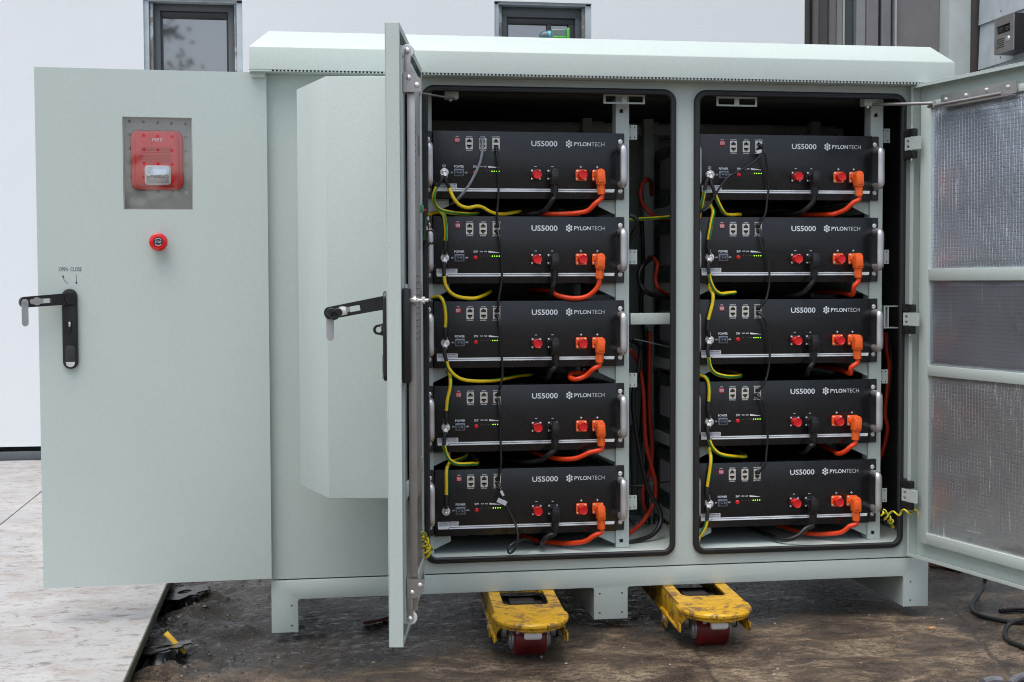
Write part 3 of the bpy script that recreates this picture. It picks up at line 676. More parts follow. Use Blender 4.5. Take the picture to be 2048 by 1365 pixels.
# swing handle builder: plate in the door plane, lever swung out
def swing_handle(FR, door, s0, zt, zb, out, lever_to, flap, leftdoor):
    M = FR.M(); wd = .0165; g = G(M)
    g.prism(rrect(s0-wd, s0+wd, zb, zt, wd-.0005, 7), (), 'y', 0, .010, bev=.003)
    pl_ = part('handle_plate', g, BLACK, door)
    g = G(M)
    g.prism(rrect(s0-.0105, s0+.0105, zb+.013, zb+.052, .008, 5), (), 'y', .0095, .0115, bev=.001)
    part('handle_insert', g, simple('soft_black_plastic', (.03, .03, .03), .6), door)
    g = G(M); g.box(s0-.004, s0+.004, .0095, .014, zb+.085, zb+.108, .001); part('latch_slot', g, BLACK, door)
    g = G(M); g.prism([(s0-.010, zb+.0155), (s0+.010, zb+.0155), (s0+.008, zb+.008), (s0+.003, zb+.0045), (s0-.003, zb+.0045), (s0-.008, zb+.008)], (), 'y', .0100, .0125); part('catch', g, CHROME, door); g = G(M); g.box(s0-.002, s0+.002, .0095, .0152, zb+.094, zb+.104, .0005); part('latch', g, CHROME, door)
    # lever
    A = Vector((s0, .012, zt-.022)); B = Vector(lever_to); L = (B-A).length; d = (B-A).normalized()
    side = Vector((0, 0, 1)); side = (side-d*side.dot(d)).normalized(); nrm = d.cross(side)
    ML = M @ Matrix(((d.x, nrm.x, side.x, A.x), (d.y, nrm.y, side.y, A.y), (d.z, nrm.z, side.z, A.z), (0, 0, 0, 1)))
    g = G(ML); h = .0135
    g.prism([(-.012, -h*.95)]+[(L-.006-h*.7+h*.7*math.cos(R(q)), h*.85*math.sin(R(q))) for q in range(-90, 91, 18)]+[(-.012, h*.95)], [hole(L*.36, L*.54, -h*.42, h*.34)], 'y', -.0062, .0062)
    g.cyl((0, -.009, 0), (0, .009, 0), .0125)
    part('lever', g, BLACK, door)
    g = G(ML)
    yo = -.0066 if leftdoor else .0066; yy0, yy1 = sorted((yo*.95, yo*1.5))
    g.prism(rrect(L-.055, L-.026, -.0055, .0055, .005), (), 'y', yy0, yy1); g.prism(circ(L-.041, 0, .0088), (), 'y', *sorted((yo*.97, yo*1.62)))
    g.cyl((L-.041, 0, 0), (L-.041, yo*1.8, 0), .003)
    g.cyl((L-.0155, 0, 0), (L-.0155, yo*1.7, 0), .0034)
    part('lock_plate', g, STEEL, door)
    if not leftdoor:
        g = G(ML); g.box(L-.050, L-.037, .0066, .022, -.009, .006, .001); part('lock_cylinder', g, CHROME, door)
        g = G(ML)
        for a_, b_ in ((-.034, -.002), (-.022, .0005), (-.0265, -.006)): g.turn((L+a_, .012, b_), (0, 1, 0), [(0, .0085), (.012, .0085), (.014, .007)], 18)
        part('key_cover', g, BLACK, door)
    tipw = ML @ Vector((L-.0155, yo*(1.15 if leftdoor else -1.15), 0)); dh = (M.to_3x3() @ d); dh.z = 0; dh.normalize(); fn3 = dh.cross(Vector((0, 0, 1)))
    g = G(Matrix(((dh.x, fn3.x, 0, tipw.x), (dh.y, fn3.y, 0, tipw.y), (0, 0, 1, tipw.z), (0, 0, 0, 1)))); fz = -.045
    g.prism([(-.0072, .0), (-.0072, fz)]+[(.0072*math.cos(R(q)), fz+.0072*math.sin(R(q))) for q in range(180, 361, 20)]+[(.0072*math.cos(R(q)), .0072*math.sin(R(q))) for q in range(0, 181, 20)], (), 'y', -.0007, .0007)
    part('key_flap', g, GALV, door)
pt_ = fl(140, 578); pb_ = fl(142, 738); tipL = FL.on(33, 606, n=.060)
swing_handle(FL, ld, (pt_[0]+pb_[0])/2, pt_[1], pb_[1], 1, (tipL[0], .060, tipL[1]), 1, True)

# ---- middle door (seen nearly edge-on, free edge towards us) with its air-conditioner housing
FM = Frame((.2475, -.020), (-.1619, -.9868), (-.9868, .1619)); wM = .6464
def fm(u, v, sv): return FM.on(u, v, sv=sv)
M = FM.M(); g = G(M)
g.box(0, wM, -.0015, 0, ZD0, ZD1, .0004, seg=1)
g.box(wM-.0015, wM, -.0265, -.0016, ZD0, ZD1, .0006, seg=1); g.box(.0985, .0999, -.0265, -.0016, ZD0+.0016, ZD1-.0016)
g.box(.0986, wM-.0016, -.0265, -.0016, ZD1-.0015, ZD1); g.box(.0986, wM-.0016, -.0265, -.0016, ZD0, ZD0+.0015)
g.box(wM-.012, wM-.0016, -.0265, -.025, ZD0+.0016, ZD1-.0016); g.box(.10, .112, -.0265, -.025, ZD0+.0016, ZD1-.0016)
g.box(.112, wM-.012, -.0265, -.025, ZD1-.012, ZD1-.0016); g.box(.112, wM-.012, -.0265, -.025, ZD0+.0016, ZD0+.012)
for a, b in ((wM-.065, wM-.035), (.125, .150)): g.box(a, b, -.0285, -.0016, ZD0+.035, ZD1-.035, .001)
for c in (ZD0+.035, .42, .80, ZD1-.065): g.box(.1505, wM-.0655, -.0283, -.0016, c, c+.03, .001)
md = part('middle_door', g, PAINT, cab, 'open middle door seen on its edge')
g = G(M); g.box(.151, wM-.066, -.0255, -.0200, ZD0+.066, ZD1-.066)
part('foil_lining', g, simple('hammered_grey_lining', (.33, .33, .32), .38, .7, bs=.8, bscale=160), md)
sA, nA, sB, nB = .45, .1376, .27, .2235; zbx0, zbx1 = .4035, 1.2393
g = G(M); g.prism([(sA, .0005), (sA, nA), (sB, nB), (.16, nB), (.05, nA), (.05, .0005)], (), 'z', zbx0, zbx1, bev=.002)
part('ventilation_housing', g, PAINT, md)
g = G(M); g.box(.345, .520, -.040, -.0286, .405, 1.235, .002)
ac = part('inner_unit', g, simple('pale_galvanised_sheet', (.52, .53, .52), .4, .35, var=.12), md)
g = G(M)
for i in range(13): g.box(.455, .505, -.0407, -.0398, .99+i*.0125, .992+i*.0125)
for i in range(11): g.box(.36, .505, -.0407, -.0398, .72+i*.0125, .722+i*.0125)
g.box(.36, .40, -.0409, -.0398, 1.09, 1.13); g.box(.36, .39, -.0409, -.0398, .90, .94)
part('louvre', g, simple('louvre_slot', (.20, .21, .21), .6), md)
# latch rod, brackets and rollers on the free edge
g = G(M); rs = .598
g.box(rs-.0015, rs+.0015, -.0505, -.0365, .215, 1.2, .0006); part('latch_rod', g, STEEL, md)
for zc, sg in ((1.262, 1), (.198, -1)):
    rn = fm(815 if sg > 0 else 821, 103 if sg > 0 else 1236, rs)[0]; rz = fm(815 if sg > 0 else 821, 103 if sg > 0 else 1236, rs)[1]
    g = G(M); g.turn((rs-.006, rn, rz), (1, 0, 0), [(0, .0118), (.0015, .0128), (.0085, .0128), (.010, .0118)]); part('roller', g, WPLAS, md)
    g = G(M); a0, a1 = sorted((rz, rz-sg*.075)); g.box(rs+.006, rs+.008, rn-.0062, rn+.0062, a0-.004*(sg < 0), a1+.004*(sg > 0), .0006)
    b0 = rz-sg*.040; b1 = rz-sg*.076
    if sg > 0: g.prism([(-.030, b1), (-.0625, b1), (-.0625, b0-.012), (-.047, b0), (-.030, b0)], (), 'x', rs+.0085, rs+.0105)
    else: g.prism([(-.030, b0), (-.047, b0), (-.0625, b0+.012), (-.0625, b1), (-.030, b1)], (), 'x', rs+.0085, rs+.0105)
    g.box(rs-.02, rs+.0085, -.0315, -.030, min(b0, b1), max(b0, b1))
    part('rod_bracket', g, STEEL, md)
    for nn_, z_ in ((rn, rz), (-.040, b0-sg*.010), (-.055, b0-sg*.024)):
        g = G(M); g.turn((rs+.0085 if nn_ != rn else rs+.008, nn_, z_), (1, 0, 0), [(0, .0052), (.003, .0050), (.0045, .0032), (.0050, .0008)], 14); part('bolt', g, CHROME, md)
# lock body behind the edge and fixing bolts
g = G(M); g.box(.583, .632, -.0415, -.0265, .647, .823, .003); part('lock_body', g, BLACK, md)
g = G(M); pz = .800
g.cyl((.607, -.0415, pz), (.607, -.056, pz), .0045, n=6); g.cyl((.607, -.047, pz), (.607, -.0515, pz), .008, n=16); g.cyl((.607, -.062, pz), (.607, -.068, pz), .007, n=6); g.cyl((.607, -.056, pz), (.607, -.074, pz), .0034, n=12); part('lock_spindle', g, CHROME, md)
zT = fm(765, 583, .61)[1]; zBt = fm(765, 763, .61)[1]; tip = fm(640, 618, .61)
swing_handle(FM, md, .607, zT, zBt, 1, (.607, tip[0]-.002, tip[1]-.011), 1, False)
g = G(M); rg = fm(757, 660, .61)
g.prism([(.004, rg[1]-.011), (.010, rg[1]-.011)]+[(rg[0]+.001+.0095*math.cos(R(q)), rg[1]+.0095*math.sin(R(q))) for q in range(-80, 81, 20)]+[(.010, rg[1]+.011), (.004, rg[1]+.011)], [circ(rg[0], rg[1], .0055, 14)], 'x', .604, .608); part('padlock_eye', g, BLACK, md)
# hinge at the bottom of the middle door and stay rod
for u_, v0_, v1_ in ((838, 994, 1056), (838, 585, 650)):
    a, b = at(u_-3, v0_, Y=-.012), at(u_+4, v1_, Y=-.012); g = G(); g.box(a.x-.002, b.x+.001, -.020, -.001, b.z, a.z, .002); part('hinge', g, BLACK, md)
sr = P([(908, 197, .02), (872, 192, -.02), (836, 186, -.08)]); g = G(); g.tube(sr, .0032, 10, flat=(Vector((0, 0, 1)), .8)); g.tube(P([(836, 186, -.08), (833, 172, -.09), (830, 160, -.10)]), .003, 8)
g.cyl(at(836, 204, Y=-.09), at(836, 183, Y=-.09), .0038, n=10); g.cyl(at(836, 196, Y=-.09), at(836, 191, Y=-.09), .0055, n=12)
part('door_stay', g, STEEL, md)

# ---- right door (inside faces us)
FR_ = Frame((1.4567, -.020), (.0833, -.3768), (-.3768, -.0833)); wR = .563
def fr_(u, v, n): return FR_.on(u, v, n=n)
M = FR_.M(); g = G(M); n0 = -.030
g.box(0, wR, n0, n0+.0015, ZD0, ZD1)
for a, b, c, d in ((0, .0015, ZD0, ZD1), (wR-.0015, wR, ZD0, ZD1), (.0016, wR-.0016, ZD0, ZD0+.0015), (.0016, wR-.0016, ZD1-.0015, ZD1)): g.box(a, b, n0+.0016, 0, c, d, .0005, seg=1)
g.box(.0016, .008, -.0015, 0, ZD0+.0016, ZD1-.0016); g.box(wR-.010, wR-.0016, -.0015, 0, ZD0+.0016, ZD1-.0016); g.box(.0082, wR-.0102, -.0015, 0, ZD0+.0016, ZD0+.008); g.box(.0082, wR-.0102, -.0015, 0, ZD1-.008, ZD1-.0016)
g.box(.0015, .010, -.0035, -.0016, ZD0+.12, ZD1-.12)
rd = part('right_door', g, PAINT, cab, 'open right door showing its silver foil lining')
# inner frame bars; n = -.006 plane
nb = -.006
sF = fr_(1856, 600, nb)[0]; s0b = fr_(1838, 600, nb)[0]
def zr(u, v): return fr_(u, v, nb)[1]
bz = [(zr(1856, 1090), zr(1856, 1068)), (zr(1856, 752), zr(1856, 731)), (zr(1856, 562), zr(1856, 538)), (zr(1856, 217), zr(1856, 203))]
g = G(M)
g.box(s0b, sF, n0+.0017, nb, bz[0][0], bz[3][1], .0012); g.box(wR-.06, wR-.035, n0+.0017, nb, bz[0][0], bz[3][1], .0012)
for a, b in bz: g.box(sF+.0003, wR-.0603, n0+.0017, nb-.0003, a, b, .0012)
part('inner_frame', g, PAINT, rd)
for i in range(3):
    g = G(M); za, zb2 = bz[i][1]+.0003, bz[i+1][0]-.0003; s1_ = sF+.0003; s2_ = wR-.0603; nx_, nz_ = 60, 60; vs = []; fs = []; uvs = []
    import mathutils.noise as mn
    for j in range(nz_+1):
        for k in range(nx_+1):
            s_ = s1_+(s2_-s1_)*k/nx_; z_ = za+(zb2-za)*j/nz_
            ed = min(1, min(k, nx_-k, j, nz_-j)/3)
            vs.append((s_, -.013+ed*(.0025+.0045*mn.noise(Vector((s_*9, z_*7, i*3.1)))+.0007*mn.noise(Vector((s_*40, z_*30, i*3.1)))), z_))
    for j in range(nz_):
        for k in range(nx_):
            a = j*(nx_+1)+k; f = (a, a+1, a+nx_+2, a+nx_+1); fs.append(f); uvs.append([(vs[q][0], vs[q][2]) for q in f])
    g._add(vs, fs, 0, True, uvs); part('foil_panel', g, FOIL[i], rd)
# steel guide strip with its rod
a, b, c, d = fr_(1880, 215, .002), fr_(2031, 184, .002), fr_(2031, 160, .002), fr_(1880, 190, .002)
g = G(M); g.prism([(a[0], a[1]-.002), (b[0], b[1]-.002), (b[0], c[1]), (a[0], d[1])], (), 'y', -.003, .0); g.box(a[0]+.001, b[0], .0005, .014, min(a[1], b[1])-.004, min(a[1], b[1])-.002)
gs = part('guide_strip', g, STEEL, rd)
for u_, v_ in ((1892, 199), (1932, 191), (1973, 180), (2016, 174)):
    q = fr_(u_, v_, .0); g = G(M); g.turn((q[0], 0, q[1]), (0, 1, 0), [(0, .0045), (.0025, .0042), (.004, .0015)], 14); part('bolt', g, CHROME, rd)
g = G(); e1 = FR_.M() @ Vector((fr_(2004, 187, .012)[0], .012, fr_(2004, 187, .012)[1])); e0 = FR_.M() @ Vector((fr_(1857, 214, .012)[0], .012, fr_(1857, 214, .012)[1]))
g.tube([e0, e1], .0040, 12); pv_ = FR_.M() @ Vector((fr_(1868, 207, .014)[0], .014, fr_(1868, 207, .014)[1]))
g.tube([at(1746, 210, Y=.02), pv_], .0038, 12); g.cyl(pv_+Vector((0, 0, -.008)), pv_+Vector((0, 0, .006)), .0035, n=12)
part('door_stay', g, STEEL, rd)
for v_ in (290, 638, 987):
    zc = at(1818, v_, Y=-.012).z; xa, xb = at(1806, v_, Y=-.007).x, at(1821, v_, Y=-.014).x
    g = G(); g.box(xa, xb, -.014, -.0003, zc-.036, zc+.036, .0015)
    h_ = part('hinge', g, BLACK, rd)
    for a_, b_ in ((.017, .036), (-.036, -.017)): g = G(FR_.M()); g.box(-.004, .030, .0005, .016, zc+a_, zc+b_, .003); part('knuckle', g, BLACK, h_)
    g = G(FR_.M()); g.cyl((.020, .011, zc-.041), (.020, .011, zc+.041), .0022, n=10); part('hinge_pin', g, CHROME, h_)
    g = G(FR_.M()); g.prism([(-.002, zc-.0155), (.052, zc-.0155), (.052, zc+.0155), (-.002, zc+.0155)], [hole(.004, .014, zc-.010, zc-.004), hole(.004, .014, zc+.003, zc+.009)], 'y', .009, .015); part('hinge_leaf', g, PAINT, h_)

# ------------------------------------------------------------------ fire alarm behind the cover
fa = fl(316, 320, -.012)
al = thing('fire_alarm', 'red fire alarm sounder with clear strobe behind the perforated cover', 'alarm', FL.M() @ Vector((fa[0], -.021, fl(316, 380, -.012)[1])))
M = FL.M(); a0, a1 = fl(260, 260, -.012), fl(367, 381, -.012)
x0_, x1_, z0_, z1_ = a1[0], a0[0], a1[1], a0[1]
g = G(M); g.prism(rrect(x0_, x1_, z0_, z1_, .017, 8), (), 'y', -.0213, -.011, bev=.006)
part('housing', g, REDG, al)
g = G(M); g.prism(rrect(x0_+.010, x1_-.010, z0_+.008, z1_-.004, .012, 6), (), 'y', -.0110, -.0085, bev=.0022); 
for i in range(10): 
    if i != 5: g.box(x0_+.026, x1_-.022, -.0086, -.0072, z0_+.064+i*.0033, z0_+.0655+i*.0033, .0004, seg=1)
part('grille', g, REDG, al)
l0, l1 = fl(289, 331, -.009), fl(342, 371, -.009)
g = G(M); g.prism(rrect(l1[0], l0[0], l1[1], l0[1], .008, 6), (), 'y', -.0095, -.0062, bev=.0015); part('strobe_lens', g, simple('clear_lens_rim', (.70, .66, .66), .15, .2, coat=.5), al)
g = G(M); lx, lz = (l0[0]+l1[0])/2, (l0[1]+l1[1])/2; lw, lh = (l0[0]-l1[0])/2-.004, (l0[1]-l1[1])/2-.004
g._add([(lx-lw, -.0060, lz-lh), (lx+lw, -.0060, lz-lh), (lx+lw, -.0060, lz+lh), (lx-lw, -.0060, lz+lh), (lx-lw*.6, -.0030, lz-lh*.55), (lx+lw*.6, -.0030, lz-lh*.55), (lx+lw*.6, -.0030, lz+lh*.55), (lx-lw*.6, -.0030, lz+lh*.55)], [(0, 1, 5, 4), (1, 2, 6, 5), (2, 3, 7, 6), (3, 0, 4, 7), (4, 5, 6, 7)], 0, False); part('strobe_reflector', g, simple('silvered_reflector', (.80, .82, .84), .16, .9), al)
g = G(M)
for k in range(7): g.turn((l1[0]+.014+k*.0036, -.0029, l1[1]+.017), (0, 1, 0), [(0, .0016), (.0004, .0012)], 10)
part('strobe_lamp', g, simple('grey_lamp', (.12, .13, .14), .3), al)
g = G(); c1, c2 = fl(305, 283, -.008), fl(325, 277, -.008); mirror_text(g, 'FIRE', (c1[0]+c2[0])/2, (c1[1]+c2[1])/2, abs(c1[0]-c2[0]), abs(c1[1]-c2[1]), -.0080, .006); part('lettering', g, simple('pale_pink_print', (.8, .6, .6), .5), al)

# ------------------------------------------------------------------ battery modules
def zz(mm): return BH-mm/1000
def make_battery():
    b = thing('battery_module', 'x', 'battery', (XB[0], YR, ZTP[0]-BH), 'battery modules in the rack')
    def p(n, g, m, par=b, **k): return part(n, g, m, par, local=True, **k)
    g = G(); g.box(.0012, BW-.0012, .004, .42, .0012, BH-.0012, .001); p('case', g, CASE)
    g = G(); g.box(0, BW, 0, .0038, 0, BH, .0012); fp_ = p('front_panel', g, CASE)
    for s in (0, 1):
        x0 = -.0195 if not s else BW+.0015; x1 = -.0015 if not s else BW+.0205
        g = G(); g.prism(rrect(x0, x1, .0005, BH, .002, 2), (), 'y', .0085, .0110); p('mounting_ear', g, EARM)
        xc = -.0108 if not s else BW+.0108
        for mm in (20, 138.5):
            g = G(); g.turn((xc, .0085, zz(mm)), (0, -1, 0), [(0, .0056), (.001, .0056), (.0012, .0045), (.003, .0042), (.0036, .0028), (.0030, .0008)], 16); p('screw', g, CHROME)
        g = G(); xh = xc; pts = [Vector((xh, .009, zz(36))), Vector((xh, -.016, zz(35))), Vector((xh, -.026, zz(37.5))), Vector((xh, -.030, zz(45))), Vector((xh, -.030, zz(79))), Vector((xh, -.030, zz(114))), Vector((xh, -.026, zz(121))), Vector((xh, -.016, zz(123.5))), Vector((xh, .009, zz(122.5)))]
        g.tube(sm(pts), .0086, 14, flat=(Vector((0, 1, 0)), .6)); p('handle', g, ALU)
    g = G(); g.box(.0516, .0640, -.0025, .0002, zz(27.6), zz(16.5), .0006); dsw = p('dip_switch', g, RED)
    g = G()
    for k in range(4): g.box(.0535+k*.0026, .0547+k*.0026, -.0034, -.0024, zz(24.6), zz(20)); 
    for k in range(4): g.box(.0533+k*.0026, .0549+k*.0026, -.00262, -.0025, zz(26), zz(18.4))
    p('dip_slider', g, LABELW, dsw)
    for x0 in (.0776, .1098, .1413):
        x1 = x0+.0174; w_ = x1-x0; g = G(); zt, zb = zz(16.3), zz(42.6); zm = (zt+zb)/2
        def op(zc, up_):
            h, a = .0074, w_*.17; s = 1 if up_ else -1
            o = [(x0+a, zc-s*h/2), (x1-a, zc-s*h/2), (x1-a, zc+s*h*.22), (x1-a*1.9, zc+s*h*.22), (x1-a*1.9, zc+s*h*.45), (x1-a*2.4, zc+s*h*.45), (x1-a*2.4, zc+s*h*.66), (x0+a*2.4, zc+s*h*.66), (x0+a*2.4, zc+s*h*.45), (x0+a*1.9, zc+s*h*.45), (x0+a*1.9, zc+s*h*.22), (x0+a, zc+s*h*.22)]
            return o if up_ else o
        g.prism([(x0, zb), (x1, zb), (x1, zt), (x0, zt)], [op(zt-.0067, True), op(zb+.0067, False)], 'y', -.0012, .0004)
        pr_ = p('network_port', g, TIN)
        g = G(); g.box(x0+.001, x1-.001, -.0002, .0002, zb+.001, zt-.001)
        for q in (zt-.0067, zb+.0067): g.box(x0+.004, x1-.004, -.0006, -.0002, q-.0016, q+.0002, mi=1)
        p('port_opening', g, [DARKH, simple('port_contact', (.10, .08, .05), .5)], pr_)
    g = G(); g.turn((.0265, 0, zz(98.3)), (0, -1, 0), [(0, .0098), (.0012, .0098), (.0016, .0092)], 22); gt = p('ground_terminal', g, ZINC)
    g = G(); g.box(.0490, .0734, -.0052, 0, zz(107.2), zz(88.9), .0014); sw = p('power_switch', g, SMOKE)
    g = G(); g.box(.0525, .0700, -.0062, -.0050, zz(104), zz(92), .0012); p('rocker', g, simple('navy_black_rocker', (.025, .03, .045), .25), sw)
    g = G(); g.box(.0568, .0600, -.00645, -.0062, zz(98.4), zz(97.7)); g.prism(circ(.0655, zz(98), .0017, 14), [circ(.0655, zz(98), .0012, 14)], 'y', -.00645, -.0062); p('rocker_marks', g, LABELW, sw)
    g = G(); g.turn((.1000, 0, zz(97.8)), (0, -1, 0), [(0, .0050), (.0015, .0050), (.0022, .0042), (.0040, .0040), (.0046, .0032)], 20); p('reset_button', g, RED)
    for i, xm in enumerate((113.1, 121, 129, 134.6, 140.3, 145.7, 151.3, 157)):
        g = G(); g.turn((xm/1000, 0, zz(94)), (0, -1, 0), [(0, .0014), (.0007, .0013), (.0011, .0007)], 10); p('status_lamp', g, LEDO if i in (0, 2, 3) else LEDR if i == 1 else LEDG)
    g = G()
    def T(s, x0, x1, t0, t1, bold=0): text_geo(g, s, x0/1000, x1/1000, zz(t1), zz(t0), -.0003, None, bold)
    T('ADD', 54.4, 61.6, 11.9, 14.4, .02); T('CONTACT', 78.5, 94.2, 11.9, 14.6, .02); T('CONSOLE', 78.5, 94.2, 44.2, 46.9, .02)
    T('A/CAN', 113, 124, 11.9, 14.6, .02); T('B/RS485', 111.5, 125.5, 44.2, 46.9, .02); T('LINK PORT 0', 140.2, 160, 11.9, 14.6, .02); T('LINK PORT 1', 140.2, 160, 44.2, 46.9, .02)
    T('POWER', 50, 73.6, 80.6, 86.1, .012); T('ON', 42.3, 47.6, 96, 99.4, .02); T('OFF', 75.5, 82.2, 96, 99.4, .02); T('SW', 95.6, 105.8, 80.6, 86.1, .012)
    T('RUN', 110.5, 117.5, 81.6, 84.6, .02); T('ALM', 119.8, 126.8, 81.6, 84.6, .02)
    for xm in (244.9, 284.7): T('-', xm-2.8, xm+2.8, 81.2, 82.3)
    for xm in (354.5, 394.4): T('+', xm-2.9, xm+2.9, 79.0, 84.6, .01)
    def pl(pts): g._add([Vector((x/1000, -.0003, zz(z))) for x, z in pts], [tuple(range(len(pts)))], 0, False)
    pl([(131.1, 81.2), (157.8, 85.4), (157.8, 86), (131.1, 85.6)])
    for a in range(0, 360, 20): pl([(26.5+r*math.cos(R(q)), 82-r*math.sin(R(q))) for q, r in ((a, 3.5), (a+20, 3.5), (a+20, 4.1), (a, 4.1))])
    pl([(26.2, 79.6), (26.8, 79.6), (26.8, 82.4), (26.2, 82.4)]); pl([(24.3, 82.3), (28.7, 82.3), (28.7, 82.9), (24.3, 82.9)]); pl([(25.2, 83.4), (27.8, 83.4), (27.8, 83.9), (25.2, 83.9)])
    p('small_print', g, WHITEP)
    g = G(); text_geo(g, 'US5000', .2347, .2976, zz(34.0), zz(21.0), -.0003, None, .013); p('model_lettering', g, WHITEP)
    g = G(); text_geo(g, 'PYLON', .3378, .3788, zz(32.4), zz(22.8), -.0003, None, .016); text_geo(g, 'TECH', .3806, .4118, zz(32.4), zz(22.8), -.0003, None, -.012); p('brand_lettering', g, WHITEP)
    g = G(); cx_, cz_ = 325.7, 27.4; dx, dz_ = 5.2, 3.35
    pts = [(0, -2*dz_), (0, 0), (0, 2*dz_), (-dx, -dz_), (-dx, dz_), (dx, -dz_), (dx, dz_)]
    for ax, az in pts:
        g._add([Vector(((cx_+ax+2.9*math.cos(R(q))*(1.0 if q % 90 == 0 else .80))/1000, -.0003, zz(cz_+az+2.9*math.sin(R(q))*(1.0 if q % 90 == 0 else .80)))) for q in range(0, 360, 45)], [tuple(range(8))], 0, False)
    for (ax, az), (bx, bz_) in (((0, -2*dz_), (0, 2*dz_)), ((-dx, -dz_), (-dx, dz_)), ((dx, -dz_), (dx, dz_))):
        l = math.hypot(bx-ax, bz_-az); nx, nz = -(bz_-az)/l*.4, (bx-ax)/l*.4
        g._add([Vector(((cx_+q[0])/1000, -.00025, zz(cz_+q[1]))) for q in ((ax+nx, az+nz), (bx+nx, bz_+nz), (bx-nx, bz_-nz), (ax-nx, az-nz))], [(0, 1, 2, 3)], 0, False)
    p('brand_emblem', g, WHITEP)
    g = G()
    for pts in ([(7, 134.3), (437.1, 134.3), (436.4, 137.2), (34.5, 137.2), (31.5, 141.8), (8.2, 141.8)], [(35.2, 138.4), (408, 138.4), (411, 141.8), (33.2, 141.8)], [(411, 137.2), (436.4, 137.2), (435.4, 141.8), (413.5, 141.8), (410, 138.2)]): g._add([Vector((x/1000, -.0003, zz(z))) for x, z in pts], [tuple(range(len(pts)))], 0, False)
    p('stripe', g, WHITEP)
    for i, xm in enumerate((245.1, 284.6, 354.8, 395.1)):
        x = xm/1000; z = zz(101.8); m_ = BLACK if i < 2 else ORANGE; g = G(); g.prism(rrect(x-.0135, x+.0135, z-.0135, z+.0135, .003, 3), (), 'y', -.0028, 0, bev=.0006)
        sp_ = p('power_socket', g, m_)
        for sx in (-.0094, .0094):
            for sz in (-.0094, .0094):
                g = G(); g.turn((x+sx, -.0028, z+sz), (0, -1, 0), [(0, .0026), (.0012, .0024), (.0018, .0012)], 12); p('screw', g, CHROME, sp_)
        if i in (0, 2):
            g = G(); g.turn((x+.0005, -.0028, z), (0, -1, 0), [(0, .0100), (.016, .0100), (.0165, .0108), (.0205, .0108), (.0212, .0100), (.0202, .0090), (.0196, .002)], 28); p('dust_cap', g, RED, sp_)
        else:
            g = G(); g.turn((x, -.0028, z), (0, -1, 0), [(0, .0102), (.008, .0102), (.010, .0085)], 24); p('socket_collar', g, m_, sp_)
    return b
bat = make_battery()
ORD = ['topmost', 'second from top', 'middle', 'second from bottom', 'bottom']
def kids(o): return [c for c in bpy.data.objects if c.parent == o]
def copy_tree(o, parent=None):
    ch = kids(o); c = o.copy(); COL.objects.link(c)
    if parent: c.parent = parent
    for k in ch: copy_tree(k, c)
    return c
protos = bat; BATS = {}
for c in (0, 1):
    for k in range(5):
        o = protos if (c, k) == (0, 0) else copy_tree(protos)
        o.location = (XB[c], YR, ZTP[c]-k*PITCH_Z-BH)
        o['label'] = 'charcoal battery module with red caps, %s in the %s rack' % (ORD[k], ('left', 'right')[c])
        BATS[(c, k)] = o
serials = {(0, 0): 'Y200320C50441515', (0, 1): 'Y200320C50441912', (0, 2): 'Y200320C50441859', (0, 3): 'Y200320C50441222', (0, 4): 'Y200320C50441911',
           (1, 0): 'Y200320C50441910', (1, 1): 'Y200320C50441917', (1, 2): 'Y200320C50441916', (1, 3): 'Y200320C50441914', (1, 4): 'Y200320C50441902'}
for (c, k), o in BATS.items():
    rnd = random.Random(c*10+k)
    g = G(); g.box(.0072, .0568, -.0003, .0001, zz(133.9), zz(123.8)); lb = part('serial_label', g, LABELW, o, local=True)
    g = G(); x = .0098
    while x < .0535:
        w_ = rnd.choice((.0004, .0006, .0010)); g.quad((x, -.0005, zz(128)), (x+w_, -.0005, zz(128)), (x+w_, -.0005, zz(125)), (x, -.0005, zz(125))); x += w_+rnd.choice((.0004, .0005, .0009))
    text_geo(g, serials[(c, k)], .0090, .0545, zz(132.6), zz(129.3), -.0005); part('serial_print', g, INK, lb, local=True)
    if c == 1:
        g = G(); g.box(.0002, .0009, .235, .36, .045, .125); part('side_label', g, simple('greyed_side_label', (.40, .38, .42), .6), o, local=True)

# ------------------------------------------------------------------ cables
SKT = {2: .3951, 0: .2846}
def power_cable(c, k, neg, pts):
    col = 'black' if neg else 'orange'
    x = XB[c]+(.2846 if neg else .3951)+.002; z = ZTP[c]-k*PITCH_Z-.1018
    t = thing('power_cable', '%s power cable with elbow plug, %s battery of the %s rack' % (col, ORD[k], ('left', 'right')[c]), 'cable', (x, YR-.025, z-.05), '%s power cables' % col)
    pm = BLACK if neg else ORANGE; tl = random.uniform(-.06, .06)
    M = Matrix.Translation((x, YR, z)) @ Matrix.Rotation(tl, 4, 'Y')
    g = G(M); g.prism([(-.0100, -.0215), (-.0075, -.0245), (.0075, -.0245), (.0100, -.0215)]+[(.0100*math.cos(R(q)), .0040+.0100*math.sin(R(q))) for q in range(0, 181, 15)], (), 'y', -.034, -.010, bev=.0022)
    g.box(-.0085, .0085, -.036, -.0335, -.019, .004, .0012)
    part('plug', g, pm, t)
    g = G(M); g.tube([(0, -.022, -.0245), (0, -.022, -.046)], [.0098, .0092], 8, phase=R(22.5)); part('gland', g, pm, t)
    st = M @ Vector((0, -.022, -.042)); st2 = M @ Vector((0, -.022, -.055))
    pp = P(pts); pa = [st, st2]+pp[1:]
    end = pa[-1]; d = (pa[-1]-pa[-2]).normalized()
    pa.append(end+Vector((d.x*.05, .10, .004))); pa.append(end+Vector((d.x*.05, .26, .004)))
    g = G(); g.tube(sm(pa), .0058, 14); wi = part('jacket', g, BLCABLE if neg else ORCABLE, t)
